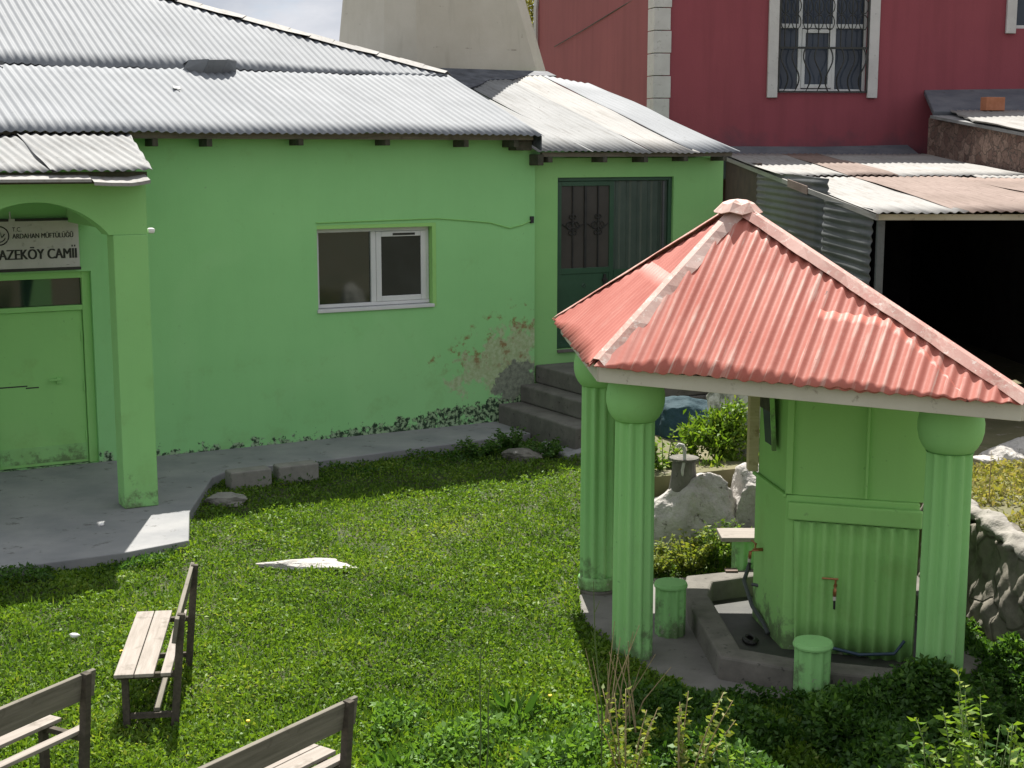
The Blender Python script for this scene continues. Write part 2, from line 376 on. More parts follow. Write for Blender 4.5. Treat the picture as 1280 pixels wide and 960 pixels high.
def corr(name, mat, parent, O, U, V, poly, wl=.105, amp=.0105, rows=6, warp=.012, phase=0.0, spw=8, solid=.004, ragged=.0, flat=None):
    """corrugated sheet in its own frame (x across the waves, y up the slope, z out), clipped to a convex polygon"""
    O, U, V = Vector(O), Vector(U).normalized(), Vector(V).normalized(); Nn = U.cross(V).normalized(); V = Nn.cross(U)
    us = [p[0] for p in poly]; u0, u1 = min(us), max(us); n = max(2, int((u1 - u0) / wl * spw)); n = n + n % 2
    mb = MB(); cols = []; ph = random.random() * 20
    for i in range(n + 1):
        u = u0 + (u1 - u0) * i / n; uc = min(max(u, u0 + 1e-4), u1 - 1e-4); hits = []
        for k in range(len(poly)):
            a, b = poly[k], poly[(k + 1) % len(poly)]
            if (a[0] - uc) * (b[0] - uc) <= 0 and a[0] != b[0]: hits.append(a[1] + (b[1] - a[1]) * (uc - a[0]) / (b[0] - a[0]))
        lo, hi = min(hits), max(hits); col = []
        lo += ragged * (sin(u * 9 + ph) * .5 + sin(u * 31 + ph * 2) * .3)
        k2 = 1.0
        if flat: k2 = min(1.0, max(.12, abs(u - flat[0]) / flat[1]))
        for j in range(rows + 1):
            vv = lo + (hi - lo) * j / rows
            w = amp * k2 * cos(2 * PI * (u / wl) + phase) + warp * (sin(u * 1.7 + vv * .9 + ph) + .6 * sin(u * 4.1 - vv * 2.3 + ph * 1.7) + .3 * sin(u * 9.3 + vv * 3 + ph))
            col.append(len(mb.v)); mb.v.append((u, vv, w))
        cols.append(col)
    for i in range(n):
        for j in range(rows): mb.f.append((cols[i][j], cols[i + 1][j], cols[i + 1][j + 1], cols[i][j + 1]))
    o = mb.build(name, mat, None, smooth=True, solid=solid)
    mat4 = Matrix((U, V, Nn)).transposed().to_4x4(); mat4.translation = O
    if parent: o.parent = parent
    o.matrix_local = mat4
    return o

def leaves(name, mat, pos, direc, length, width, tint, parent=None, fold=.25):
    """one mesh of small folded leaves: arrays (n,3),(n,3),(n),(n),(n)"""
    n = len(pos); d = direc / np.linalg.norm(direc, axis=1, keepdims=True)
    rv = RNG.normal(size=(n, 3)); sd = np.cross(d, rv); sd /= np.linalg.norm(sd, axis=1, keepdims=True); nn = np.cross(sd, d)
    L = length[:, None]; W = width[:, None]
    mid = pos + d * L * .48
    vs = np.empty((n, 4, 3)); vs[:, 0] = pos; vs[:, 1] = mid + sd * W * .5 + nn * W * fold; vs[:, 2] = pos + d * L - nn * L * .12; vs[:, 3] = mid - sd * W * .5 + nn * W * fold
    me = bpy.data.meshes.new(name); me.vertices.add(n * 4); me.vertices.foreach_set('co', vs.reshape(-1))
    me.loops.add(n * 4); me.loops.foreach_set('vertex_index', np.arange(n * 4, dtype=np.int32))
    me.polygons.add(n); me.polygons.foreach_set('loop_start', np.arange(0, n * 4, 4, dtype=np.int32)); me.polygons.foreach_set('loop_total', np.full(n, 4, dtype=np.int32))
    me.update(calc_edges=True)
    at = me.attributes.new('tint', 'FLOAT', 'POINT'); at.data.foreach_set('value', np.repeat(tint, 4).astype(np.float32))
    me.materials.append(M[mat]); o = bpy.data.objects.new(name, me); C.objects.link(o)
    if parent: o.parent = parent
    return o

def rocky(name, mat, label, cat, loc, size, seed, flatten=1.0, rough=.42, sub=5, group=None, rot=0, parent=None):
    bm = bmesh.new(); bmesh.ops.create_icosphere(bm, subdivisions=sub, radius=1); rnd = np.random.default_rng(seed)
    dirs = rnd.normal(size=(15, 3)); dirs /= np.linalg.norm(dirs, axis=1, keepdims=True); cut = rnd.uniform(.58, .88, 15); ph = rnd.uniform(0, 6, 6)
    off = Vector((seed * 1.37, seed * .71, seed * 2.13))
    for v in bm.verts:
        p = np.array(v.co)
        for dd, c in zip(dirs, cut):
            q = p @ dd
            if q > c: p = p - dd * (q - c) * .96
        q = Vector(p); a1 = mnoise.fractal(q * 1.6 + off, 1.0, 2.0, 4); a2 = mnoise.ridged_multi_fractal(q * 3.2 + off, .9, 2.1, 5, .9, 2.0) - 1.0; a3 = mnoise.noise(q * 14 + off)
        v.co = q * (1 + rough * (.30 * a1 - .10 * a2 + .05 * a3))
    me = bpy.data.meshes.new(name)
    for v in bm.verts: v.co = Vector((v.co.x * size[0], v.co.y * size[1], v.co.z * size[2]))
    bm.to_mesh(me); bm.free(); me.materials.append(M[mat])
    me.polygons.foreach_set('use_smooth', [True] * len(me.polygons))
    o = bpy.data.objects.new(name, me); C.objects.link(o); o.location = loc; o.rotation_euler = (0, 0, rot)
    if parent: o.parent = parent
    if label: tag(o, label, cat, group)
    return o

def text(name, s, mat, parent, loc, size, rot=(PI / 2, 0, 0), sx=1.0, align='LEFT', bold=0.0):
    cu = bpy.data.curves.new(name, 'FONT'); cu.body = s; cu.size = size; cu.align_x = align; cu.extrude = .001; cu.offset = bold
    t = bpy.data.objects.new(name, cu); C.objects.link(t); bpy.context.view_layer.update()
    me = bpy.data.meshes.new_from_object(t.evaluated_get(bpy.context.evaluated_depsgraph_get())); C.objects.unlink(t); bpy.data.objects.remove(t)
    me.materials.clear(); me.materials.append(M[mat])
    o = bpy.data.objects.new(name, me); C.objects.link(o); o.parent = parent; o.location = loc; o.rotation_euler = rot; o.scale = (sx, 1, 1)
    return o

# ------------------------------------------------------------------ camera, light, sky
cam = bpy.data.cameras.new('camera'); co = bpy.data.objects.new('camera', cam); C.objects.link(co); SC.camera = co
cam.sensor_width = 36; cam.lens = 36 * 1800 / 1280; cam.clip_end = 5000; cam.clip_start = .1
co.location = (0, 0, 3.8); co.rotation_euler = (PI / 2 - math.atan(290 / 1800), 0, 0)

SUN_EL, SUN_AZ = R(56), R(-4)          # azimuth clockwise from +Y
sd = Vector((sin(SUN_AZ) * cos(SUN_EL), cos(SUN_AZ) * cos(SUN_EL), sin(SUN_EL)))
sl = bpy.data.lights.new('sun', 'SUN'); sl.energy = 5.0; sl.angle = R(.5); sl.color = (1, .955, .88)
so = bpy.data.objects.new('sun', sl); C.objects.link(so); so.rotation_euler = (-sd).to_track_quat('-Z', 'Y').to_euler(); so.location = (0, 20, 30)

w = bpy.data.worlds.new('World'); SC.world = w; w.use_nodes = True
k = N('', w.node_tree); bg = k.n['Background']
sky = k.new('ShaderNodeTexSky', sky_type='NISHITA'); sky.sun_disc = False; sky.sun_elevation = SUN_EL; sky.sun_rotation = SUN_AZ; sky.altitude = 1800; sky.dust_density = 1.5
gv = k.new('ShaderNodeTexCoord').outputs['Generated']
mp = k.new('ShaderNodeMapping'); k.l.new(gv, mp.inputs[0]); mp.inputs['Scale'].default_value = (1, 1, 2.6)
nz = k.noise(mp.outputs[0], 3.1, 8, .58, .3); nz2 = k.noise(mp.outputs[0], 8.5, 6, .6)
cl = k.rng(nz, .22, .40, 0, 1, True)
ccol = k.mix(k.rng(k.math('ADD', k.math('MULTIPLY', nz, .6), k.math('MULTIPLY', nz2, .4)), .40, .62), (4.6, 4.9, 5.5), (7.6, 7.6, 7.9))
k.l.new(k.mix(cl, sky.outputs[0], ccol), bg.inputs[0]); bg.inputs[1].default_value = .063

vs = SC.view_settings; vs.view_transform = 'Standard'; vs.look = 'None'; vs.exposure = .96; vs.gamma = 1; vs.use_curve_mapping = False
SC.cycles.max_bounces = 6; SC.cycles.diffuse_bounces = 4; SC.cycles.transmission_bounces = 4; SC.cycles.transparent_max_bounces = 4
SC.cycles.use_denoising = True; SC.cycles.sample_clamp_indirect = 6

# ------------------------------------------------------------------ ground
ALPHA = .5087; OX, OY = -4.229, 17.338            # mosque corner and heading
def Lw(s, y, z=0.0): return (OX + s * cos(ALPHA) - y * sin(ALPHA), OY + s * sin(ALPHA) + y * cos(ALPHA), z)
def Wl(X, Y): dx, dy = X - OX, Y - OY; return (dx * cos(ALPHA) + dy * sin(ALPHA), -dx * sin(ALPHA) + dy * cos(ALPHA))

g = MB(); g.add([(-600, -600, -.03), (600, -600, -.03), (600, 900, -.03), (-600, 900, -.03)], [(0, 1, 2, 3)])
structure(g.build('ground', 'earth'))
g = MB(); nx, ny = 70, 70
for j in range(ny + 1):
    for i in range(nx + 1):
        X = -9 + 16 * i / nx; Y = 5 + 16 * j / ny
        g.v.append((X, Y, -.005 + .018 * sin(X * 2.1 + 1) * sin(Y * 1.7) + .01 * sin(X * 5 + Y * 3)))
for j in range(ny):
    for i in range(nx): a = j * (nx + 1) + i; g.f.append((a, a + 1, a + nx + 2, a + nx + 1))
structure(g.build('lawn_ground', 'soil', smooth=True))

SLAB = [(-7, -4.08), (-1.55, -4.1), (-.93, -3.98), (-.60, -2.9), (.10, -1.45), (.40, -1.16), (1.5, -1.2), (4.1, -1.0), (4.6, -.95), (4.6, .02), (-7, .02)]
g = MB(); g.prism([Lw(*p)[:2] for p in SLAB], -.1, .12)
structure(g.build('concrete_path', 'concrete', bevel=.012))
PAVE = [(.56, 11.95), (.60, 11.3), (.78, 10.75), (.95, 10.25), (1.30, 9.70), (1.9, 9.52), (2.9, 9.3), (3.4, 9.6), (3.5, 11.9), (2.6, 12.6), (1.2, 12.5), (.75, 12.4)]
g = MB(); g.prism(PAVE, -.1, .02)
structure(g.build('paving', 'pavecon', bevel=.01))
# raised terrace behind the retaining wall
TER = [(3.70, 7.5), (3.70, 12.3), (2.7, 14.0), (1.35, 13.75), (1.15, 15.0), (1.9, 17.0), (3.2, 19.0), (4.2, 27.5), (14, 27.5), (14, 7.5)]
TZ = [.92, .90, .74, .66, .62, .60, .58, .6, .6, .9]
g = MB(); g.prism(TER, -.1, TZ)
bmx = g.build('terrace_ground', 'earth'); structure(bmx)

# ------------------------------------------------------------------ mosque (own frame: x along the facade, y into the building)
mos = thing('mosque', 'low light green mosque building with long corrugated metal roof, arched porch and white sliding window', 'building', (OX, OY, 0), ALPHA)
WIN = (2.01, 3.69, 1.77, 2.88)
wall = wall_holes(-4.5, 5.2, -.1, 4.05, 0, .35, [WIN, (-2.10, -.83, .12, 2.42)])
wall.box(-4.5, -4.15, .35, 9.9, -.1, 4.05); wall.box(4.9, 5.2, .35, 9.9, -.1, 4.05); wall.box(-4.5, 5.2, 9.9, 10.2, -.1, 4.05)
wall.build('wall', 'wall', mos)
# dark room behind the openings
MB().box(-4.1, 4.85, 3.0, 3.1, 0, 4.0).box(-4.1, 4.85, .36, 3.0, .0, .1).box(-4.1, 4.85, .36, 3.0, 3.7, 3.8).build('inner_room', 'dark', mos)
# roof: lower course, upper course with hip, back slopes
t1, t2 = .32, .43
lz = lambda y: 4.03 + (y + .45) * t1
uz = lambda y: 4.918 + (y - 2.3) * t2
le = math.hypot(1, t1); ue = math.hypot(1, t2)
def main_sheet(a, b, y0, y1, zf, t, mat, **kw):
    e = math.hypot(1, t)
    return corr('roof_sheet', mat, mos, (0, y0, zf(y0)), (1, 0, 0), (0, 1, t), [(a, 0), (b, 0), (b, (y1 - y0) * e), (a, (y1 - y0) * e)], **kw)
main_sheet(-4.8, 5.08, -.46, 2.5, lz, t1, 'zinc', ragged=.012, warp=.007)
RID = (1.3, 5.4)                                       # ridge end (x, y)
zr = uz(5.4)
corr('roof_sheet', 'zinc', mos, (0, 2.28, uz(2.28) + .004), (1, 0, 0), (0, 1, t2), [(-4.8, 0), (5.02, 0), (5.0, .1 * ue), (RID[0], (5.4 - 2.28) * ue), (-4.8, (5.4 - 2.28) * ue)], warp=.007, ragged=.02)
# hip end and back slope
MB().slab([(5.05, 2.4, 4.95), (5.05, 9.5, 4.95), (RID[0], 5.4, zr - .01)], .01).slab([(-4.8, 5.42, zr - .01), (RID[0], 5.42, zr - .01), (5.05, 9.6, 4.75), (5.05, 10.3, 4.03), (-4.8, 10.3, 4.03)], .01).build('back_roof', 'zinc', mos)
h0, h1 = Vector((5.06, 2.36, uz(2.36) + .03)), Vector((RID[0], 5.4, zr + .03)); cap = MB()
for i in range(14):
    a = h0.lerp(h1, i / 14); b = h0.lerp(h1, (i + 1.08) / 14); up = Vector((0, 0, .012 + .008 * (i % 2)))
    cap.slab([a + up, b + up, b + Vector((-.10, -.11, -.045)), a + Vector((-.10, -.11, -.045 + .02 * (i % 3 == 0)))], .004)
    cap.slab([b + up, a + up, a + Vector((.10, .06, -.05)), b + Vector((.10, .06, -.05))], .004)
cap.build('hip_cap', 'zinc_white', mos)
# lifted, crumpled piece of sheet at the lap of the two courses
fl = MB(); y0 = 2.26; z0 = uz(y0) - .01
fl.slab([(1.02, y0 - .02, z0), (1.24, y0 - .16, z0 - .06), (1.30, y0 - .30, z0 + .13), (1.08, y0 - .10, z0 + .12)], .006)
fl.slab([(1.24, y0 - .16, z0 - .06), (1.50, y0 - .14, z0 - .05), (1.56, y0 - .28, z0 + .14), (1.30, y0 - .30, z0 + .13)], .006)
fl.slab([(1.50, y0 - .14, z0 - .05), (1.76, y0 - .02, z0), (1.74, y0 - .12, z0 + .13), (1.56, y0 - .28, z0 + .14)], .006)
fl.slab([(1.08, y0 - .10, z0 + .121), (1.30, y0 - .30, z0 + .131), (1.30, y0 + .22, z0 + .10), (1.10, y0 + .25, z0 + .09)], .006)
fl.slab([(1.56, y0 - .28, z0 + .141), (1.74, y0 - .12, z0 + .131), (1.72, y0 + .25, z0 + .10), (1.54, y0 + .22, z0 + .10)], .006)
fl.build('loose_flap', 'zinc', mos)
MB().box(-1.42, -1.30, 2.16, 2.22, lz(2.2) + .012, lz(2.2) + .06).build('bent_lap', 'zinc_dark', mos)
MB().slab([(.60, 1.25, lz(1.25) + .02), (.68, 1.22, lz(1.22) + .02), (.70, 1.32, lz(1.32) + .025), (.62, 1.36, lz(1.36) + .02)], .01).build('roof_patch', 'zinc_dark', mos)
MB().box(-4.6, 5.0, -.30, -.24, 3.955, 4.035).build('eave_batten', 'slatgrey', mos)
for s in (-.1, .55, 1.70, 2.86, 3.98, 4.72):
    MB().box(s - .032, s + .035, -.33, -.0015, 3.875 + .012 * sin(s * 9), 3.953).build('rafter_end', 'rafter', mos, bevel=.004)
MB().box(4.78, 5.03, -.22, -.003, 3.82, 3.952).build('plate_end', 'rafter', mos, bevel=.01)
MB().slab([(5.055, -.40, 3.82), (5.055, 2.5, 4.74), (5.055, 2.5, 4.93), (5.055, -.40, 4.01)], .02).build('verge_board', 'tar', mos)
# window
wn = MB(); a, b, c, d = WIN
wn.box(a + .004, a + .0195, .06, .16, c + .045, d - .05).box(a + .02, b - .06, .09, .16, c + .045, c + .09).box(a + .02, b - .06, .10, .16, d - .10, d - .05).box(a + .02, a + .06, .10, .16, c + .09, d - .10).box(b - .105, b - .06, .10, .16, c + .09, d - .10)
wn.box(2.79, 2.86, .09, .16, c + .09, d - .10)
wf = wn.build('window', 'white', mos, bevel=.006)
sw = MB(); sx0, sx1, sz0, sz1 = 2.862, 3.583, c + .092, d - .102
sw.box(sx0, sx0 + .075, .085, .13, sz0, sz1).box(sx1 - .075, sx1, .085, .13, sz0, sz1).box(sx0 + .075, sx1 - .075, .085, .13, sz0, sz0 + .07).box(sx0 + .075, sx1 - .075, .085, .13, sz1 - .07, sz1)
sw.build('sash', 'white', wf, bevel=.006)
MB().box(a + .06, 2.79, .125, .135, c + .09, d - .10).build('pane', 'glass', wf)
MB().box(sx0 + .075, sx1 - .075, .105, .112, sz0 + .07, sz1 - .07).build('pane', 'glassgrey', wf)
MB().box(a - .015, b - .04, -.03, .12, c - .005, c + .04).build('sill', 'white', wf, bevel=.006)
MB().box(3.10, 3.42, .081, .0845, sz1 - .055, sz1 - .025).build('sticker', 'glassgrey', wf)
MB().box(b - .055, b - .001, .001, .30, c, d).box(a + .001, b - .056, .001, .30, d - .048, d - .001).build('reveal', 'greenwood', wf)
# curtain seen through the left pane
# cable on the wall
cb = [(-.6, 3.72), (.2, 3.0), (2.0, 2.915), (3.70, 2.935), (4.1, 2.90), (4.5, 2.86), (4.8, 2.78), (5.0, 2.82), (5.15, 2.88)]
MB().tube([(s, -.012, z) for s, z in cb[2:]], .009, 5).build('cable', 'greendoor', mos)
MB().box(5.12, 5.17, -.03, -.001, 2.84, 2.93).build('cable_box', 'black', mos)
# entrance door
dr = MB().box(-2.10, -1.97, .06, .20, .12, 2.42).box(-.93, -.83, .06, .20, .12, 2.42).box(-1.97, -.93, .06, .20, 2.34, 2.42).box(-1.97, -.93, .06, .20, 1.96, 2.02).build('door_frame', 'greendoor', mos, bevel=.006)
MB().box(-1.965, -.935, .10, .15, .125, 1.955).build('door', 'greendoor', mos, bevel=.004)
MB().box(-1.965, -.935, .12, .13, 2.025, 2.335).build('door_transom', 'glass', mos)
dm = bpy.data.objects['door']
MB().box(-1.955, -1.60, .0985, .0998, 1.085, 1.10).box(-1.62, -1.47, .0985, .0998, 1.06, 1.075).build('scuff_mark', 'iron', dm)
for z_ in (.45, 1.05, 1.65): MB().tube([(-.948, .092, z_ - .06), (-.948, .092, z_ + .06)], .012, 8).build('hinge', 'greendoor', dm)
MB().box(-1.96, -.94, .094, .0995, .16, .36).build('kick_plate', 'green', dm, bevel=.002)
MB().box(-1.27, -1.22, .06, .098, 1.10, 1.17).box(-1.36, -1.22, .045, .06, 1.135, 1.16).build('door_handle', 'greendoor', mos, bevel=.004)
# porch
po = MB(); ca, cr = -1.90, .916
def ar(s):
    d_ = abs(s - ca)
    return 3.31 - (cr - math.sqrt(max(cr * cr - d_ * d_, 0))) if d_ < .715 else 2.97
ss = [-3.3, -2.98] + [ca - .715 + 1.43 * i / 28 for i in range(29)] + [-.80]
y0, y1, zt = -2.45, -2.12, 3.60
for i in range(len(ss) - 1):
    a_, b_ = ss[i], ss[i + 1]
    za, zb = ar(a_ + 1e-4), ar(b_ - 1e-4)
    if i in (0, 1): za = zb = 2.97
    if b_ == -.80: za = zb = 2.97
    po.add([(a_, y0, za), (b_, y0, zb), (b_, y0, zt), (a_, y0, zt), (a_, y1, za), (b_, y1, zb), (b_, y1, zt), (a_, y1, zt)], [(0, 1, 2, 3), (7, 6, 5, 4), (4, 5, 1, 0), (3, 2, 6, 7)])
po.add([(-.8, y0, 2.97), (-.8, y1, 2.97), (-.8, y1, zt), (-.8, y0, zt)], [(0, 1, 2, 3)])
po.add([(-3.3, y0, 2.97), (-3.3, y1, 2.97), (-3.3, y1, zt), (-3.3, y0, zt)], [(3, 2, 1, 0)])
po.prism([(-1.08, -2.115), (-.80, -2.115), (-.80, -.003), (-1.08, -.003)], 3.0, [3.66, 3.66, 3.98, 3.98])
po.build('porch_arch', 'green', mos)
for x0, x1 in ((-1.155, -.80), (-3.0, -2.645)):
    MB().box(x0, x1, -2.47, -2.20, .121, 2.968).build('porch_column', 'green', mos, bevel=.012)
MB().box(-.79, -.72, -2.46, -2.38, 2.975, 3.03).build('lamp_bracket', 'litter', mos, bevel=.02)
psl = (4.00 - 3.63) / 2.3
corr('porch_roof_sheet', 'zinc_old', mos, (0, -2.72, 3.615), (1, 0, 0), (0, 1, psl), [(-4.5, 0), (-1.72, 0), (-1.62, 2.45), (-4.5, 2.45)], ragged=.02, warp=.014, phase=1)
corr('porch_roof_sheet', 'zinc_old', mos, (0, -2.76, 3.622), (1, 0, 0), (0, 1, psl), [(-1.80, 0), (-.80, 0), (-.39, 2.48), (-1.66, 2.48)], ragged=.02, warp=.006)
MB().slab([(-3.3, -2.84, 3.545), (-1.43, -2.84, 3.535), (-1.43, -2.70, 3.575), (-3.3, -2.70, 3.585)], .004).slab([(-3.3, -2.842, 3.52), (-1.43, -2.842, 3.51), (-1.43, -2.84, 3.537), (-3.3, -2.84, 3.547)], .004).build('porch_flashing', 'zinc_white', mos)
fb = MB()
pts = [(-1.42, 3.545), (-1.25, 3.535), (-1.05, 3.532), (-.95, 3.545), (-.87, 3.56)]
for (s0, a0), (s1, a1) in zip(pts[:-1], pts[1:]): fb.slab([(s0, -2.90, a0 - .035), (s1, -2.90, a1 - .035), (s1, -2.70, a1 + .02), (s0, -2.70, a0 + .02)], .004)
for (s0, a0), (s1, a1) in zip(pts[:-1], pts[1:]): fb.slab([(s0, -2.902, a0 - .065), (s1, -2.902, a1 - .065), (s1, -2.90, a1 - .032), (s0, -2.90, a0 - .032)], .004)
fb.build('bent_flashing', 'zinc_white', mos)
MB().box(-3.2, -.82, -2.60, -2.46, 3.49, 3.605).build('porch_beam', 'rafter', mos)
# sign over the door (hangs on the wall)
sg = thing('mosque_sign', 'white mosque name board with black lettering hung over the green porch door', 'sign', Lw(-1.72, -.05, 2.75), ALPHA)
MB().box(-1.0, .755, -.012, .012, -.27, .27).build('board', 'trim', sg, bevel=.002)
MB().box(-1.0, -.02, -.02, .02, .272, .30).box(.05, .76, -.02, .02, .272, .30).build('top_rail', 'iron', sg)
MB().box(-1.0, .765, -.02, .02, -.305, -.272).build('bottom_rail', 'iron', sg)
MB().tube([(0, -.012, .29), (.0, -.015, .38)], .010, 5).box(-.02, .05, -.016, -.0125, .22, .30).build('hanger', 'trim', sg)
for dx_ in (0, .006, .012): text('lettering', 'AZEKÖY CAMII', 'black', sg, (-.150 + dx_, -.014 - dx_ * .03, -.165), .165, sx=.775)
for x_ in (.667, .696): MB().box(x_, x_ + .016, -.0145, -.012, -.035, -.013).build('letter_dot', 'black', sg)
for dx_ in (0, .004): text('lettering', 'ARDAHAN MÜFTÜLÜĞÜ', 'black', sg, (.012 + dx_, -.014 - dx_ * .05, .075), .080, sx=.77)
text('lettering', 'T.C.', 'black', sg, (.015, -.014, .155), .07, sx=.85)
text('lettering', '....', 'glassgrey', sg, (.60, -.014, -.245), .05, sx=.8)
em = MB(); em.tube([(-.13 + .105 * cos(t), -.014, .11 + .105 * sin(t)) for t in [2 * PI * i / 28 for i in range(29)]], .007, 4)
em.tube([(-.20, -.014, .10), (-.17, -.014, .14), (-.15, -.014, .08), (-.12, -.014, .15), (-.10, -.014, .09), (-.07, -.014, .13)], .008, 4)
em.tube([(-.13 + .07 * cos(t), -.014, .11 + .07 * sin(t)) for t in [PI * 1.1 + PI * .8 * i / 12 for i in range(13)]], .006, 4)
em.build('emblem', 'black', sg)

# ------------------------------------------------------------------ annex
anx = thing('annex', 'light green annex with dark double door and low streaked metal roof beside the mosque', 'building', (OX, OY, 0), ALPHA)
aw = wall_holes(5.203, 8.45, -.1, 3.72, .06, .36, [(5.60, 7.56, 1.05, 3.45)])
aw.box(8.15, 8.45, .36, 3.9, -.1, 3.85).box(5.205, 8.45, 3.9, 4.1, -.1, 4.75)
aw.build('wall', 'green', anx)
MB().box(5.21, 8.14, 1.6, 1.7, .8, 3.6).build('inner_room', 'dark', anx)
at = .28; ae = math.hypot(1, at)
for a0, b0, mt, dz in ((5.09, 5.95, 'zinc_old', 0), (5.93, 6.95, 'zinc_old', .01), (6.93, 7.75, 'zinc_white', .004), (7.72, 8.47, 'zinc', .012)):
    corr('roof_sheet', mt, anx, (0, -.30, 3.80 + dz), (1, 0, 0), (0, 1, at), [(a0, 0), (b0, 0), (b0 - .06, (4.05 if b0 > 8 else 4.4) * ae), (a0, 4.4 * ae)], warp=.016, ragged=.012, amp=.008)
MB().box(5.2, 8.40, -.20, -.14, 3.735, 3.795).build('eave_batten', 'slatgrey', anx)
az_ = lambda y: 3.80 + (y + .30) * at + .035
MB().slab([(x_, y_, az_(y_)) for x_, y_ in ((5.15, 2.35), (5.6, 2.95), (6.1, 3.32), (6.5, 3.72), (7.0, 3.80), (7.4, 4.08), (8.0, 4.12), (8.0, 4.43), (5.15, 4.43))], .02).build('tar_apron', 'tar', anx)
for s in (5.30, 6.18, 6.86, 7.55, 8.24):
    MB().box(s - .036, s + .034, -.25, .057, 3.665 + .01 * sin(s * 7), 3.733).build('rafter_end', 'rafter', anx, bevel=.004)
MB().box(5.11, 5.2, -.24, .30, 3.62, 3.77).build('purlin_end', 'rafter', anx, bevel=.01)
dl = MB().box(5.60, 5.64, .10, .18, 1.05, 3.45).box(7.50, 7.56, .10, .18, 1.05, 3.45).box(5.64, 7.50, .10, .18, 3.40, 3.45).build('door_frame', 'doorgreen', anx, bevel=.005)
MB().box(5.60, 7.56, .02, .20, 1.005, 1.048).build('door_sill', 'darkcon', anx, bevel=.006)
lf = MB().box(5.645, 5.70, .12, .165, 1.06, 3.395).box(6.50, 6.57, .12, .165, 1.06, 3.395).box(5.70, 6.50, .12, .165, 3.33, 3.395).box(5.70, 6.50, .12, .165, 1.06, 1.14).box(5.70, 6.50, .12, .165, 2.10, 2.18).box(5.70, 6.50, .13, .155, 1.14, 2.10).build('door_leaf', 'doorgreen', anx, bevel=.004)
MB().box(5.70, 6.50, .142, .150, 2.18, 3.33).build('pane', 'doorglass', lf)
ir = MB(); ir.box(6.08, 6.115, .118, .14, 2.18, 3.33)
for cx in (5.89, 6.31):
    ir.box(cx - .008, cx + .008, .12, .136, 2.18, 3.33)
    for cz, rr in ((2.78, .10), (2.68, .06), (2.90, .05)):
        for sg_ in (-1, 1):
            ir.tube([(cx + sg_ * (rr * .55) + rr * .5 * cos(t), .128, cz + rr * .5 * sin(t)) for t in [2 * PI * i / 12 for i in range(13)]], .007, 4)
    ir.tube([(cx - .17, .128, 2.80), (cx - .08, .128, 2.74), (cx, .128, 2.86), (cx + .08, .128, 2.74), (cx + .17, .128, 2.80)], .007, 4)
ir.build('ironwork', 'iron', lf)
MB().box(6.38, 6.46, .09, .12, 1.98, 2.02).box(6.40, 6.44, .10, .118, 1.90, 2.08).build('handle', 'iron', lf)
MB().tube([(6.05, .125, 1.93), (6.08, .125, 1.96), (6.11, .125, 1.93), (6.08, .125, 1.90), (6.05, .125, 1.93)], .006, 4).build('lock', 'doorgrey', lf)
rf = MB(); n_ = 40; x0, x1 = 6.575, 7.495
rv = []
for i in range(n_ + 1):
    x = x0 + (x1 - x0) * i / n_; yy = .135 + (.016 if (i % 8) in (2, 3, 4) else 0.0)
    rv += [(x, yy, 1.06), (x, yy, 3.395)]
rf.add(rv, [(2 * i, 2 * i + 2, 2 * i + 3, 2 * i + 1) for i in range(n_)]); rl = rf.build('door_leaf', 'doorgrey', anx, solid=.02)
MB().box(6.575, 7.495, .12, .133, 1.06, 2.14).build('kick_panel', 'doorgreen', rl)
MB().box(7.40, 7.43, .10, .12, 1.2, 3.38).build('edge_strip', 'zinc_dark', rl)

# concrete steps up to the annex door
st = thing('concrete_steps', 'rough grey concrete steps climbing to the dark double door', 'steps', (OX, OY, 0), ALPHA)
for a0, z0, z1, yo in ((4.62, -.05, .37, -2.05), (4.97, .372, .61, -2.0), (5.24, .612, .86, -1.95)):
    MB().box(a0, 8.3, yo, -.004 if a0 < 5.2 else .056, z0, z1).build('step', 'stepcon', st, bevel=.025, seg=3)
g = MB(); g.prism([(.36, 18.45), (.95, 18.75), (1.05, 17.75), (.68, 17.62)], -.05, [.06, .16, .14, .05])
tag(g.build('loose_slab', 'concrete', bevel=.02), 'pale bluish concrete slab lying at the foot of the steps', 'slab')
# ------------------------------------------------------------------ tower behind the roof
tw = thing('stone_tower', 'tapering pale rendered block tower base rising behind the metal roofs', 'tower', Lw(6.74, 4.5, 0), ALPHA)
def frus(z0, z1, b, t, name, mat):
    n = len(b)
    MB().add([(*p_, z0) for p_ in b] + [(*p_, z1) for p_ in t], [tuple(range(n - 1, -1, -1)), tuple(range(n, 2 * n))] + [(i, (i + 1) % n, n + (i + 1) % n, n + i) for i in range(n)]).build(name, mat, tw, bevel=.015)
frus(3.0, 5.05, [(-1.2, -.06), (1.2, -.06), (1.76, .5), (1.76, 2.6), (1.2, 3.1), (-1.2, 3.1), (-1.76, 2.6), (-1.76, .5)], [(-1.2, -.05), (1.18, -.05), (1.74, .5), (1.74, 2.6), (1.2, 3.1), (-1.2, 3.1), (-1.76, 2.6), (-1.76, .5)], 'tar_base', 'tar')
frus(5.05, 8.2, [(-1.15, 0), (1.13, 0), (1.62, .50), (1.62, 2.5), (1.15, 3.05), (-1.15, 3.05), (-1.56, 2.5), (-1.56, .45)], [(-1.08, .25), (.20, .25), (.64, .70), (.64, 2.0), (.2, 2.5), (-1.0, 2.5), (-1.40, 2.0), (-1.40, .62)], 'shaft', 'tower')
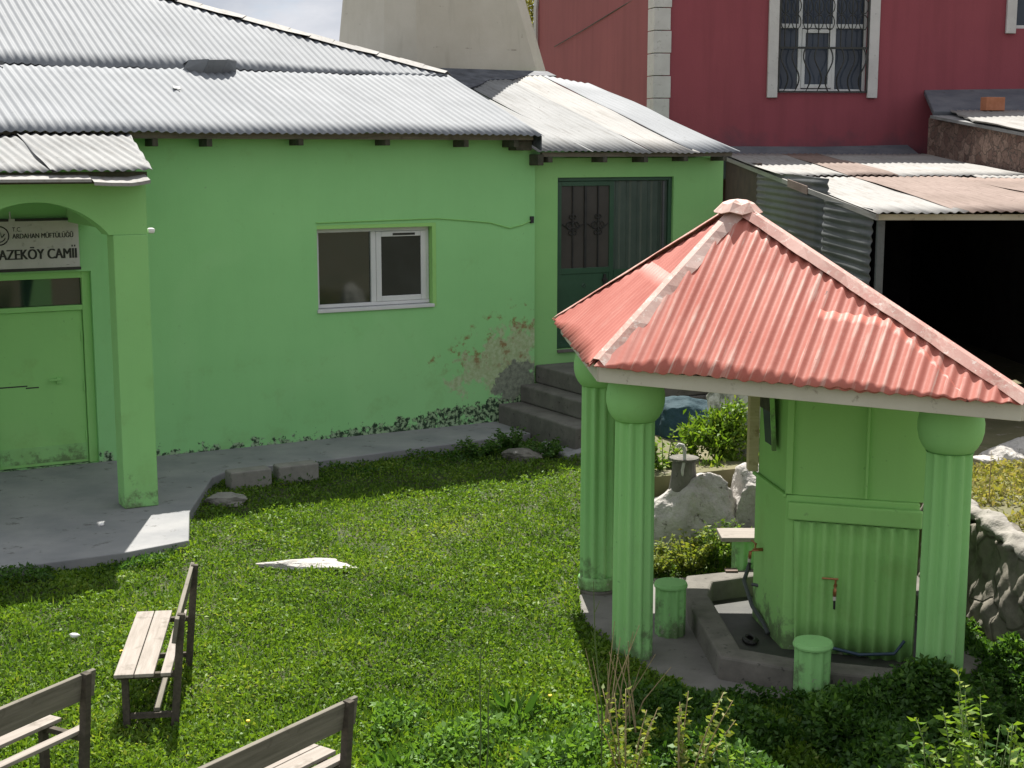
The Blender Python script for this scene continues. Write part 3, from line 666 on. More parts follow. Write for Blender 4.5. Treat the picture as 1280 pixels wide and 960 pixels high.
# ------------------------------------------------------------------ red house
RB = -R(10.7)
rh = thing('red_house', 'tall dark red plastered house with white quoins and a barred window', 'house', (2.86, 28.0, 0), R(10.7) * 0 + R(6))
fw = wall_holes(0, 11, -.1, 9.5, 0, .35, [(2.24, 4.02, 4.93, 7.6), (6.95, 8.4, 6.17, 8.6)])
fw.box(.02, 11, .35, 9.0, 9.2, 9.5).box(10.65, 11, .35, 9, -.1, 9.2)
fw.build('front_wall', 'redwall', rh)
sidew = MB(); sidew.add([(0, .003, -.1), (-1.25, 9.5, -.1), (-1.25, 9.5, 9.5), (0, .003, 9.5), (.3, .003, -.1), (-.95, 9.5, -.1), (-.95, 9.5, 9.5), (.3, .003, 9.5)], [(0, 3, 2, 1), (4, 5, 6, 7), (3, 7, 6, 2), (1, 2, 6, 5)])
sidew.build('side_wall', 'redside', rh)
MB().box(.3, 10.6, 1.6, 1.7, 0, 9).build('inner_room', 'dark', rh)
q = MB()
for i in range(22):
    z0 = .2 + i * .42; q.box(-.17 - .012 * (i % 2), .14 + .02 * (i % 2), -.035, -.002, z0, z0 + .405)
    q.add([(-.175, -.035, z0), (-.012, .001, z0), (-.06, .32, z0), (-.23, .32, z0), (-.175, -.035, z0 + .405), (-.012, .001, z0 + .405), (-.06, .32, z0 + .405), (-.23, .32, z0 + .405)], [(3, 2, 1, 0), (4, 5, 6, 7), (0, 1, 5, 4), (1, 2, 6, 5), (2, 3, 7, 6), (3, 0, 4, 7)])
q.build('corner_quoins', 'trim', rh, bevel=.008)
def house_window(x0, x1, z0, z1, bars, side_only=False):
    fr = MB()
    fr.box(x0, x0 + .06, .10, .16, z0, z1).box(x1 - .06, x1, .10, .16, z0, z1).box(x0 + .06, x1 - .06, .10, .16, z0, z0 + .07).box(x0 + .06, x1 - .06, .10, .16, z1 - .07, z1)
    if bars:
        m1, m2 = x0 + .43, x0 + 1.10
        fr.box(m1, m1 + .07, .10, .16, z0 + .07, z1 - .07).box(m2, m2 + .07, .10, .16, z0 + .07, z1 - .07)
        fr.box(x0 + .06, m1, .10, .16, z0 + 1.22, z0 + 1.30).box(m1 + .07, m2, .10, .16, z0 + 1.22, z0 + 1.30).box(m2 + .07, x1 - .06, .10, .16, z0 + 1.22, z0 + 1.30)
        fr.box(m1 + .072, m1 + .14, .085, .15, z0 + .09, z0 + 1.2).box(m2 - .07, m2 - .002, .085, .15, z0 + .09, z0 + 1.2).box(m1 + .14, m2 - .07, .085, .15, z0 + .09, z0 + .16).box(m1 + .14, m2 - .07, .085, .15, z0 + 1.13, z0 + 1.2)
    f = fr.build('window', 'white', rh, bevel=.006)
    MB().box(x0 + .03, x1 - .03, .135, .145, z0 + .03, z1 - .03).build('pane', 'housepane', f)
    MB().box(x0 - .20, x0 - .002, -.07, -.002, z0 - .10, z1).build('trim', 'trim', f, bevel=.01)
    MB().box(x1 + .002, x1 + .20, -.07, -.002, z0 - .10, z1).build('trim', 'trim', f, bevel=.01)
    if bars:
        gr = MB(); gy = -.045
        gr.box(x0 + .01, x1 - .01, gy - .012, gy + .012, z0 + .0, z0 + .03).box(x0 + .01, x1 - .01, gy - .012, gy + .012, z0 + .82, z0 + .86)
        gr.box(x0 + .005, x0 + .035, gy - .012, gy + .012, z0, z1).box(x1 - .035, x1 - .005, gy - .012, gy + .012, z0, z1)
        nb = 8
        for i in range(nb):
            x = x0 + .12 + (x1 - x0 - .24) * i / (nb - 1); sgn = 1 if i < nb / 2 else -1
            gr.tube([(x + sgn * .07 * sin(t * 2 * PI * .95), gy - .07 * sin(t * PI) ** 2, z0 + .02 + .82 * t) for t in [j / 12 for j in range(13)]], .015, 5)
            gr.tube([(x, gy, z0 + .84), (x, gy, z1)], .013, 5)
            for zc in (1.32, 1.62):
                gr.tube([(x + .085 * sin(t), gy, z0 + zc + .14 * cos(t)) for t in [2 * PI * j / 14 for j in range(15)]], .010, 4)
        gr.build('grille', 'iron', f)
house_window(2.24, 4.02, 4.93, 7.6, True)
house_window(6.95, 8.4, 6.17, 8.6, False)
MB().tube([(-.10, 1.0, 6.9), (-.35, 2.6, 6.75), (-.72, 5.2, 6.5), (-1.05, 7.6, 6.3)], .012, 4).build('wire', 'black', rh)
MB().tube([(-1.20, 9.4, 8.4), (-1.30, 9.3, 7.3), (-1.30, 9.3, 3.0)], .06, 6).build('drainpipe', 'trim', rh)
# tree behind
tr = thing('tree', 'yellow green leafy tree showing between the pale tower and the red house', 'tree', (.7, 46, 0))
MB().tube([(0, 0, 0), (.05, 0, 2.5), (-.05, .1, 5), (0, 0, 7.6)], [.22, .18, .12, .04], 8).tube([(.02, 0, 3.5), (.6, .2, 5), (.9, .3, 6.5)], [.1, .07, .03], 6).tube([(0, 0, 4), (-.5, -.2, 5.4), (-.8, -.3, 6.6)], [.1, .07, .03], 6).build('trunk', 'bark', tr)
n = 9000; cc = RNG.normal(size=(26, 3)) * [.75, .75, 1.5] + [0, 0, 6.8]; pos = cc[RNG.integers(0, 26, n)] + RNG.normal(size=(n, 3)) * .38
leaves('crown', 'treeleaf', pos, RNG.normal(size=(n, 3)) + [0, 0, -.2], RNG.uniform(.08, .16, n), RNG.uniform(.05, .09, n), RNG.uniform(0, 1, n), tr)

# ------------------------------------------------------------------ shed of corrugated sheets
sh = thing('tin_shed', 'open fronted shed of patched corrugated metal with rusty and pale roof sheets and black interior', 'shed', (4.06, 16.0, 0))
rs = .051; rz = lambda y: 3.15 + y * rs
def shed_sheet(a, b, y0, y1, mat, dz=0.0, **kw):
    e = math.hypot(1, rs)
    corr('roof_sheet', mat, sh, (0, y0, rz(y0) + dz), (1, 0, 0), (0, 1, rs), [(a, 0), (b, 0), (b + .06, (y1 - y0) * e), (a + .06, (y1 - y0) * e)], wl=.105, amp=.010, warp=.007, ragged=.05, **kw)
shed_sheet(-.07, .95, -.15, 6.0, 'zinc_white', .0)
shed_sheet(.90, 2.45, -.10, 6.05, 'rusty', .012)
shed_sheet(2.40, 3.62, -.12, 5.2, 'rusty', .02)
shed_sheet(2.75, 3.62, 5.1, 6.0, 'zinc_white', .028)
shed_sheet(-.10, .95, 5.55, 11.5, 'zinc_white', .028)
shed_sheet(.92, 1.66, 5.5, 11.5, 'rusty', .036)
shed_sheet(1.62, 3.62, 5.52, 11.5, 'zinc_white', .028)
MB().box(-.02, 3.6, .02, .07, 3.055, 3.12).build('eave_beam', 'offwhite', sh)
MB().slab([(-.035, -.1, 3.125), (-.035, 11.5, 3.125 + 11.6 * rs), (-.035, 11.5, 3.06 + 11.6 * rs), (-.035, -.1, 3.06)], .03).build('verge_board', 'zinc_white', sh)
MB().slab([(-.07, 3.6, 3.16 + 3.6 * rs), (-.07, 5.0, 3.16 + 5.0 * rs), (-.07, 5.0, 3.05 + 5.0 * rs), (-.07, 3.6, 3.05 + 3.6 * rs)], .012).build('rusty_flashing', 'rusty', sh)
def side_sheet(y0, y1, zt0, zt1, zb, mat, dx, y0b=None):
    corr('wall_sheet', mat, sh, (dx, y1, zb), (0, 0, 1), (0, -1, rs * .9), [(0, 0), (zt1 - zb, 0), (zt1 - zb - .02, y1 - y0), (0, y1 - y0 + (.12 if dx < -.02 else 0))], wl=.105, amp=.010, warp=.010)
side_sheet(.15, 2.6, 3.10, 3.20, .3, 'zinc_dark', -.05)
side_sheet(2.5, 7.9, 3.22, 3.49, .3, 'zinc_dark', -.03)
MB().box(-.02, .04, 7.9, 11.5, .4, 3.62).build('brown_panel', 'rust_wall', sh)
MB().box(-.005, .075, .03, .11, .5, 3.054).build('corner_post', 'zinc_dark', sh, bevel=.006)
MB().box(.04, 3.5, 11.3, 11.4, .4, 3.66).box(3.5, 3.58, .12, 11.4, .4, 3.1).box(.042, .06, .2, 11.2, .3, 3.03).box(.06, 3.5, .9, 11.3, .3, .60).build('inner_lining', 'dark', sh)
tagf = MB(); tagf.prism([(-.3, 11.55), (3.66, 11.55), (3.66, 12.9), (-1.0, 12.05)], [3.3] * 4, [3.74, 3.74, 4.02, 3.92]); tagf.build('grey_strip', 'felt', sh)  # dark grey strip between the shed roof and the red house
g = MB(); g.prism([(3.2, 14.9), (4.0, 14.75), (5.2, 14.95), (7.6, 14.8), (9, 17.2), (3.9, 17.2)], .4, [.655, .665, .66, .66, .64, .64]); structure(g.build('shed_shade_ground', 'shedshade'))  # dark patch laid for the shade in front of the shed
# stone outbuilding on the right
ob = thing('stone_outbuilding', 'low brown stone outbuilding with grey felt and white sheet roof against the red house', 'outbuilding', (7.72, 21.0, 0))
sw_ = MB().prism([(0, 0), (4, 0), (4, 8.0), (0.05, 6.3)], [0] * 4, [3.95, 3.95, 4.75, 4.43]); sw_.build('wall', 'outstone', ob)
MB().slab([(-.03, 5.75, 4.44), (4, 5.75, 4.44), (4, 8.1, 4.99), (.30, 7.60, 4.90)], .10).build('felt_roof', 'felt', ob, bevel=.02)
corr('roof_sheet', 'zinc_white', ob, (-.12, -.3, 4.02), (1, 0, 0), (0, 1, .085), [(0, 0), (4, 0), (4, 6.15), (.42, 6.15), (0, 3.3)], wl=.11, amp=.015, warp=.01)
MB().slab([(-.10, -.25, 3.955), (4, -.25, 3.955), (4, 5.7, 4.41), (-.10, 5.7, 4.41)], .05).build('roof_boards', 'zinc_old', ob)
tb = MB().box(-.19, .19, -.10, .10, 0, .24); tb.build
bo = tb.build('brick', 'brick', bevel=.008); bo.location = (8.72, 26.6, 4.54); bo.rotation_euler = (0, 0, .25)
tag(bo, 'orange hollow brick lying on the grey felt roof of the stone outbuilding', 'brick')

# ------------------------------------------------------------------ fountain pavilion
A, B, Cc, Dd, ZE = (.43, 13.0), (.60, 10.15), (3.18, 8.70), (3.35, 12.9), 2.32
AP = Vector((1.72, 11.0, 3.37))
pv = thing('fountain_pavilion', 'open pavilion with faded red corrugated pyramid roof on fluted green pillars', 'pavilion', (0, 0, 0))
ze = {A: 2.31, B: 2.31, Cc: 2.29, Dd: 2.31}
def roof_face(P, Q, mat, name='roof_face', split=None, drop=0.0, **kw):
    p, q = Vector((*P, ze[P])), Vector((*Q, ze[Q])); U = (q - p); L = U.length; U.normalize(); r = AP - p; ua = r.dot(U); Vv = r - U * ua; H_ = Vv.length; Vv.normalize()
    kw = dict(wl=RW, amp=.0095, warp=.004, ragged=.010, spw=10) | kw
    Nn = U.cross(Vv)
    return corr(name, mat, pv, p + Nn * (.02 + drop), U, Vv, [(0, -.05), (L, -.05), (ua + .001, H_), (ua - .001, H_)], rows=10, **kw), (p, U, Vv, Nn, L, ua, H_)
_, fBC = roof_face(B, Cc, 'red', flat=(.05, .42))
_, fAB = roof_face(A, B, 'reddull', wl=.12, amp=.004)
roof_face(Cc, Dd, 'red'); roof_face(Dd, A, 'red')
# extra lapped pieces
p, U, Vv, Nn, L, ua, H_ = fBC
corr('lapped_sheet', 'red', pv, p + Nn * .0265, U, Vv, [(15 * RW, -.055), (2.60, -.055), (2.28, .30), (1.95, .60), (15 * RW, .64)], wl=RW, amp=.0095, warp=.002, phase=.0, spw=10, rows=8, ragged=.012)
p, U, Vv, Nn, L, ua, H_ = fAB
corr('lapped_sheet', 'reddull', pv, p + Nn * .028, U, Vv, [(.0, -.055), (L, -.055), (L - (L - ua) * .54, .54 * H_), (ua * .56, .56 * H_)], wl=.12, amp=.004, warp=.003, rows=6, ragged=.02)
def hipcap(P, w1, w2, mat='redcap'):
    a = Vector((P[0], P[1], ze[P] - .02)); b = AP.copy(); d = b - a; h = Vector((d.x, d.y, 0)).normalized(); s_ = Vector((-h.y, h.x, 0)); cap = MB(); n_ = 26
    rows = []
    for i in range(n_ + 1):
        f = i / n_; c_ = a.lerp(b, f) + Vector((0, 0, .060)); j1 = 1 + .10 * sin(f * 23 + P[0]) + .06 * sin(f * 61); j2 = 1 + .10 * sin(f * 19 + 2) + .05 * sin(f * 53)
        rows.append([c_ + s_ * w1 * j1 + Vector((0, 0, -w1 * .80)), c_ + s_ * w1 * .3 + Vector((0, 0, -.008)), c_ - s_ * w2 * .3 + Vector((0, 0, -.008)), c_ - s_ * w2 * j2 + Vector((0, 0, -w2 * .62))])
    for i in range(n_ + 1): cap.v += [tuple(q_) for q_ in rows[i]]
    for i in range(n_):
        for k_ in range(3): cap.f.append((i * 4 + k_, (i + 1) * 4 + k_, (i + 1) * 4 + k_ + 1, i * 4 + k_ + 1))
    cap.build('hip_cap', mat, pv, solid=.006)
hipcap(B, .10, .105, 'palecap'); hipcap(Cc, .075, .075); hipcap(A, .06, .06); hipcap(Dd, .08, .08)
ac = MB(); rr = [(.185, -.10), (.12, -.03), (.07, -.01)]
for r_, z_ in rr:
    for i in range(12): t = 2 * PI * i / 12; ac.v.append((AP.x + r_ * cos(t) * (1 + .10 * sin(3 * t)), AP.y + r_ * sin(t), AP.z + .075 + z_ * .95 + .012 * sin(5 * t)))
for j in range(2):
    for i in range(12): ac.f.append((j * 12 + i, j * 12 + (i + 1) % 12, (j + 1) * 12 + (i + 1) % 12, (j + 1) * 12 + i))
ac.f.append(tuple(24 + i for i in range(12))); ac.build('apex_cap', 'palecap', pv, solid=.008)
# fascia boards, ceiling frame
def inset(P, t): return Vector((P[0] + (AP.x - P[0]) * t, P[1] + (AP.y - P[1]) * t, 0))
for P, Q in ((A, B), (B, Cc), (Cc, Dd), (Dd, A)):
    a, b = inset(P, .022), inset(Q, .022); a.z, b.z = ze[P] - .078, ze[Q] - .078
    MB().bar(a, b, .035, .108).build('fascia_board', 'offwhite', pv, bevel=.004)
cl_ = MB(); cp = [inset(P, .07) for P in (A, B, Cc, Dd)]; cl_.prism([(p_.x, p_.y) for p_ in cp], [2.165, 2.165, 2.145, 2.155], [2.18, 2.18, 2.16, 2.17]); cl_.build('ceiling', 'offwhite', pv)
# pillars
def pillar(x, y, ztop, zb, base, r=.155):
    pr = [(r * 1.0, zb, 1), (r * .985, zb + .9, 1), (r * .95, ztop - .335, 1), (r * .95, ztop - .33, 0)]
    o = MB().lathe(pr, x, y, 96, 10, .20).build('pillar', 'green', pv)
    o.data.polygons.foreach_set('use_smooth', [False] * len(o.data.polygons))
    cpz = [(.150, ztop - .328), (.160, ztop - .318), (.180, ztop - .295), (.203, ztop - .25), (.217, ztop - .19), (.218, ztop - .13), (.206, ztop - .065), (.184, ztop - .018), (.168, ztop)]
    MB().lathe([(a_, b_, 0) for a_, b_ in cpz], x, y, 40).build('capital', 'green', o, smooth=True)
    if base:
        MB().lathe([(.168, zb - .01, 0), (.168, zb + .08, 0), (.158, zb + .10, 0)], x, y, 40).build('pillar_base', 'green', o, bevel=.006)
        MB().lathe([(.18, zb - .10, 0), (.175, zb - .012, 0)], x, y, 24).build('footing', 'darkcon', o, bevel=.01)
pillar(.912, 10.48, 2.17, -.03, False)
pillar(.745, 12.15, 2.16, .06, True)
pillar(2.935, 9.46, 2.15, -.05, False, .166)
pillar(3.05, 11.85, 2.13, .0, True)

# fountain block under the roof
P0, P1, P2, P3, P4 = (1.975, 11.40), (2.075, 10.62), (3.01, 10.335), (3.13, 11.30), (2.35, 11.85)
ft = thing('fountain', 'green faceted fountain block with ribbed front and small taps inside the stone basin', 'fountain')
MB().prism([P0, P1, P2, P3, P4], -.02, 1.24).build('lower_block', 'greenwood', ft, bevel=.012)
def inset2(p_, t): c_ = (2.55, 11.15); return (p_[0] + (c_[0] - p_[0]) * t, p_[1] + (c_[1] - p_[1]) * t)
MB().prism([inset2(p_, .035) for p_ in (P0, P1)] + [(3.05, 10.36), (3.14, 11.2)] + [inset2(P4, .035)], 1.242, 2.09).build('upper_boards', 'greenwood', ft)
def onface(P, Q, f, off=0.0):
    d = Vector((Q[0] - P[0], Q[1] - P[1])); nn = Vector((d.y, -d.x)).normalized(); p_ = Vector(P) + d * f + nn * off; return (p_.x, p_.y)
tm = MB(); a, b = onface(P1, P2, .02, .03), onface(P1, P2, 1.02, .03)
tm.bar((*a, 1.13), (*b, 1.125), .05, .135).build('ledge', 'greenwood', ft, bevel=.012)
a, b = onface(P0, P1, -.02, .012), onface(P0, P1, 1.0, .012)
MB().bar((*a, 1.235), (*b, 1.235), .028, .028).build('ledge_strip', 'greenwood', ft, bevel=.006)
for f in (.60,):
    a = onface(P1, P2, f, -.015); MB().bar((*a, 1.25), (*a, 2.085), .065, .018, up=(P2[0] - P1[0], P2[1] - P1[1], 0)).build('board_batten', 'greenwood', ft, bevel=.004)
a = onface(P0, P1, 1.0, -.02); MB().bar((*a, 1.25), (*a, 2.085), .05, .05, up=(P2[0] - P1[0], P2[1] - P1[1], 0)).build('corner_batten', 'greenwood', ft, bevel=.006)
rb = MB(); d = Vector((P2[0] - P1[0], P2[1] - P1[1], 0)); L = d.length; d.normalize(); nn = Vector((d.y, -d.x, 0))
o = corr('ribbed_panel', 'greenrib', ft, Vector((*P1, .03)) + nn * .028, d, (0, 0, 1), [(.10, .03), (L * .99, -.02), (L * 1.0, 1.02), (.06, 1.02)], wl=.098, amp=.019, warp=.003, rows=4, ragged=.02)
a = onface(P0, P1, -.01, -.005)
MB().box(a[0] - .065, a[0] + .012, a[1] - .02, a[1] + .10, 1.25, 2.09).build('bare_plank', 'plank', ft)
def tap(P, Q, f, z, hand):
    a = Vector((*onface(P, Q, f, .0), z)); d2 = Vector((Q[0] - P[0], Q[1] - P[1], 0)).normalized(); nn = Vector((d2.y, -d2.x, 0))
    t = MB().tube([a - nn * .02, a + nn * .075, a + nn * .10 + Vector((0, 0, -.015)), a + nn * .105 + Vector((0, 0, -.07))], .014, 8).build('tap', 'brass', ft, smooth=True)
    MB().tube([a + nn * .105 + Vector((0, 0, -.06)), a + nn * .108 + Vector((0, 0, -.10))], .013, 7).build('spout_sleeve', 'offwhite', t)
    MB().tube([a + nn * .108 + Vector((0, 0, -.10)), a + nn * .10 + Vector((0, 0, -.17))], .009, 6).build('hose_end', 'hose', t)
    MB().tube([a + nn * .06 + Vector((0, 0, .0)), a + nn * .06 + Vector((0, 0, .05))], .008, 6).tube([a + nn * .06 + Vector((0, 0, .05)) - d2 * .10 * hand, a + nn * .06 + Vector((0, 0, .052)) + d2 * .02 * hand], .008, 6).build('tap_handle', 'brass', t)
tap(P1, P2, .40, .58, 1); tap(P0, P1, .30, .66, 1)
MB().tube([(*onface(P1, P2, .30, .07), .11), (*onface(P1, P2, .6, .09), .07), (*onface(P1, P2, .86, .08), .10), (*onface(P1, P2, .93, .06), .20)], .012, 6).build('loose_pipe', 'barrel_blue', ft)
# basin round it
def ring(P, k): return [inset2(p_, -k) for p_ in P]
outer = [(1.50, 11.98), (1.42, 11.45), (1.50, 9.98), (1.98, 9.72), (3.05, 9.42), (3.55, 10.1), (3.5, 12.0), (2.3, 12.25)]
inner = [(1.70, 11.80), (1.62, 11.45), (1.68, 10.14), (2.05, 9.93), (2.98, 9.66), (3.37, 10.2), (3.32, 11.85), (2.3, 12.06)]
bs = MB(); n_ = len(outer); zt = .20
vs_ = [(*p_, .0) for p_ in outer] + [(*p_, zt) for p_ in outer] + [(*p_, zt) for p_ in inner] + [(*p_, .024) for p_ in inner]
fs_ = []
for i in range(n_):
    j = (i + 1) % n_
    fs_ += [(j, i, n_ + i, n_ + j), (n_ + j, n_ + i, 2 * n_ + i, 2 * n_ + j), (2 * n_ + j, 2 * n_ + i, 3 * n_ + i, 3 * n_ + j)]
bs.add(vs_, fs_)
bsn = tag(bs.build('fountain_basin', 'darkcon', bevel=.02), 'low grey cement basin rim running round the green fountain', 'basin')
g = MB(); g.prism(inner, .0, .026); g.build('basin_floor', 'shadecon', bsn)
pp = MB().tube([(1.98, 11.6, .42), (1.92, 11.5, .30), (1.95, 11.25, .16), (2.0, 11.0, .10), (2.02, 10.9, .05)], .018, 6).tube([(1.95, 11.3, .33), (2.02, 11.25, .33)], .014, 6)
tag(pp.build('drain_pipe', 'zinc_dark'), 'thin grey pipe lying bent in the basin beside the fountain', 'pipe')
hs = MB().tube([(1.86 + .055 * cos(t) * (1 - t * .03), 10.78 + .10 * sin(t) * (1 - t * .02), .035 + .0015 * t) for t in [i * .35 for i in range(44)]], .014, 5)
tag(hs.build('hose_coil', 'hose', smooth=True), 'black hose coiled on the basin floor', 'hose')
# mirror on the left facet
a, b = onface(P0, P1, .35, .005), onface(P0, P1, .66, .005); mirr = thing('wall_mirror', 'small dull mirror hanging under the roof on the left side of the fountain', 'mirror', (*a, 1.55), math.atan2(b[1] - a[1], b[0] - a[0])); LM = math.hypot(b[0] - a[0], b[1] - a[1])
MB().add([(0, -.012, .0), (LM, -.012, .0), (LM, -.05, .40), (0, -.05, .40), (0, .0, .0), (LM, .0, .0), (LM, -.03, .40), (0, -.03, .40)], [(0, 1, 2, 3), (7, 6, 5, 4), (0, 4, 5, 1), (1, 5, 6, 2), (2, 6, 7, 3), (3, 7, 4, 0)]).build('glass', 'mirror', mirr)
MB().bar((LM + .015, -.02, -.02), (LM + .015, -.05, .42), .03, .03).bar((-.02, -.05, .405), (LM + .03, -.05, .405), .03, .03).build('frame', 'greenwood', mirr)
MB().box(.0, LM, -.062, -.051, .28, .40).build('backing_strip', 'rafter', mirr)
# fluted drum stools
def stool(x, y, z, r, h, label, topmat, name='drum_stool', board=False):
    t = thing(name, label, 'stool', (x, y, z), 0, 'green drum stools around the fountain')
    b_ = MB().lathe([(r, 0, 1), (r, h - .05, 1), (r, h - .045, 0), (r * 1.03, h - .04, 0)], 0, 0, 64, 10, .14).build('drum', 'green', t)
    if board:
        MB().box(-.24, .2, -.17, .17, h - .039, h + .0).build('seat_board', 'slat', t, bevel=.006)
    else:
        MB().lathe([(r * 1.07, h - .039, 0), (r * 1.09, h - .025, 0), (r * 1.02, h - .002, 0), (.02, h + .004, 0)], 0, 0, 40).build('seat_top', topmat, t, smooth=False)
stool(1.255, 10.98, .02, .122, .43, 'green fluted drum stool between the front pillar and the basin', 'green')
stool(2.085, 9.56, .02, .128, .44, 'green fluted drum stool with dished top before the ribbed fountain front', 'green')
stool(2.08, 12.42, .04, .125, .42, 'sunlit green drum stool with a bare board seat behind the basin', 'green', board=True)
bl = MB().box(-.08, .10, -.10, .02, 0, .02); bo = bl.build('tile_piece', 'rusty', bevel=.004); bo.scale = (.6, .7, .8); bo.location = (1.90, 12.13, .203); tag(bo, 'small red tile piece on the basin rim by the board-topped stool', 'tile')

# ------------------------------------------------------------------ benches
def bench():
    t = thing('garden_bench', '', 'bench', (0, 0, 0), 0, 'wooden benches on the lawn'); L2 = .67
    for y0, y1 in ((0, .125), (.132, .255), (.30, .365)): MB().box(-L2, L2, y0, y1, .395, .42).build('seat_slat', 'slat', t, bevel=.004)
    a, b = (0, .418, .60), (0, .452, .80)
    bk = MB().bar((-L2, .405, .70), (L2, .405, .70), .028, .17, up=(0, .16, 1)); bk.build('backrest', 'slatgrey', t, bevel=.004)
    for x in (-L2 + .09, L2 - .09):
        MB().bar((x, .37, 0), (x, .44, .79), .045, .05, up=(0, 1, 0)).build('back_post', 'frame', t, bevel=.003)
        MB().bar((x, .06, 0), (x, .06, .365), .045, .045, up=(0, 1, 0)).build('front_leg', 'frame', t, bevel=.003)
        MB().bar((x, .01, .378), (x, .40, .378), .04, .032).build('seat_rail', 'frame', t)
        MB().bar((x, .0835, .10), (x, .36, .10), .03, .035).build('side_rail', 'frame', t)
    MB().box(-L2 + .1, L2 - .1, .235, .275, .12, .145).build('stretcher', 'slatgrey', t, bevel=.003)
    return t
b1 = bench(); b1['label'] = 'weathered wooden bench standing side-on in the middle of the lawn'; b1.location = (-2.70, 9.66, 0); b1.rotation_euler = (0, 0, R(-82))
def dup(src, loc, rz, label, skip=()):
    r = src.copy(); C.objects.link(r); r.location = loc; r.rotation_euler = (0, 0, rz); r['label'] = label
    for ch in src.children:
        if ch.name in skip: continue
        c_ = ch.copy(); C.objects.link(c_); c_.parent = r
    return r
dup(b1, (-3.16, 7.76, 0), R(-119), 'grey wooden bench seen from behind at the left, two pale slats showing', ('seat_slat.001',))
dup(b1, (-1.60, 7.40, 0), R(-125), 'grey wooden bench nearest the viewer, mostly below its backrest plank')

# ------------------------------------------------------------------ stones
for (x, y, rz, lab) in ((-3.02, 16.12, .52, 'grey concrete kerb block beside the path corner, left of a pair'), (-2.52, 16.42, .50, 'grey concrete kerb block in the mosque shadow, right of a pair')):
    o = MB().box(-.245, .245, -.11, .11, 0, .22).build('kerb_block', 'blockcon', bevel=.02, seg=3); o.location = (x, y, 0); o.rotation_euler = (0, 0, rz); tag(o, lab, 'block', 'kerb blocks by the path')
rocky('fallen_stone', 'blockcon', 'flat grey stone lying in the shadow below the kerb blocks', 'stone', (-3.13, 15.30, .05), (.30, .17, .10), 3)
rocky('flat_rock', 'rock', 'flat white rock sunk in the middle of the sunny lawn', 'rock', (-1.90, 12.86, .035), (.50, .15, .06), 8, rough=.4)
rocky('flat_rock', 'greyrock', 'pale stone half buried in weeds at the foot of the steps', 'rock', (.15, 17.62, .05), (.30, .22, .11), 12)
rocky('boulder', 'rock', 'large white topped boulder with the standpipe on it beyond the pillars', 'boulder', (1.70, 13.46, .34), (.56, .42, .50), 21)
rocky('boulder', 'rock', 'rounded pale boulder tucked beside the fountain and the standpipe boulder', 'boulder', (2.36, 13.62, .38), (.36, .34, .44), 27)
rocky('boulder', 'greyrock', 'dark boulder at the end of the retaining wall behind the right pillar', 'boulder', (3.42, 12.75, .42), (.42, .36, .55), 35)
rocky('boulder', 'greyrock', 'dark boulder in the bank hidden partly by the fountain', 'boulder', (2.95, 13.55, .36), (.40, .34, .46), 36)
rocky('boulder', 'rock', 'small white stone low in front of the two boulders', 'boulder', (2.36, 13.28, .16), (.26, .18, .18), 31)
o = MB().box(-.16, .16, -.10, .10, 0, .16).build('stone_block', 'blockcon', bevel=.025, seg=3); o.location = (2.32, 9.12, .0); o.rotation_euler = (0, 0, -.25); tag(o, 'pale stone block in the dark weeds below the basin rim', 'block')
rocky('jagged_rock', 'lichen', 'tall jagged lichen covered rock behind the leafy bush', 'rock', (2.42, 15.2, 1.05), (.34, .28, .72), 44, rough=.6, sub=5)
rocky('tarp_heap', 'tarp', 'dark teal tarpaulin heaped behind the bush', 'tarpaulin', (2.0, 16.2, .70), (.62, .5, .46), 52, rough=.35, sub=5)
for i, (x, y, z, s_, lab) in enumerate(((4.98, 14.30, 0.73, 0.29, 'pale stone at the left of the rubble in front of the dark shed'), (5.30, 14.55, 0.73, 0.31, 'grey stone in the middle of the rubble before the shed'), (4.70, 14.15, 0.72, 0.19, 'small stone on the dry grass below the shed rubble'), (4.42, 14.70, 0.71, 0.18, 'smallest stone beside the shed opening'))):
    rocky('rubble_stone', 'rock', lab, 'stone', (x, y, z), (s_, s_ * .8, s_ * .55), 60 + i, group='stones in front of the shed')
# retaining wall on the right
def rwz(y): return 1.0 - .02 * (y - 10) + .04 * sin(y * 3.1) + .025 * sin(y * 8.3) - max(0, y - 11.8) * .25
rt = thing('retaining_wall', 'shaded rough stone retaining wall with sunlit pale top running beside the right pillar', 'wall', (0, 0, 0))
def grid(fn, nx, nz, name, mat, solid):
    mb = MB(); mb.v = [fn(i / nx, j / nz) for j in range(nz + 1) for i in range(nx + 1)]
    mb.f = [(j * (nx + 1) + i + 1, j * (nx + 1) + i, (j + 1) * (nx + 1) + i, (j + 1) * (nx + 1) + i + 1) for j in range(nz) for i in range(nx)]
    return mb.build(name, mat, rt, smooth=True, solid=solid)
grid(lambda u, f: (3.56 + .07 * f - .022 * mnoise.ridged_multi_fractal(Vector((0, u * 12, f * 2.6)), .9, 2.1, 5, .9, 2.0) + .02 + .03 * mnoise.fractal(Vector((4, u * 24, f * 5)), 1, 2, 4) + .025 * sin((7.6 + 4.7 * u) * 5 + f * 7) + .018 * sin((7.6 + 4.7 * u) * 13 - f * 11) + .012 * sin((7.6 + 4.7 * u) * 29 + f * 23), 7.6 + 4.7 * u, f * (rwz(7.6 + 4.7 * u) - .03) - .05), 200, 44, 'face', 'rubble', .2)
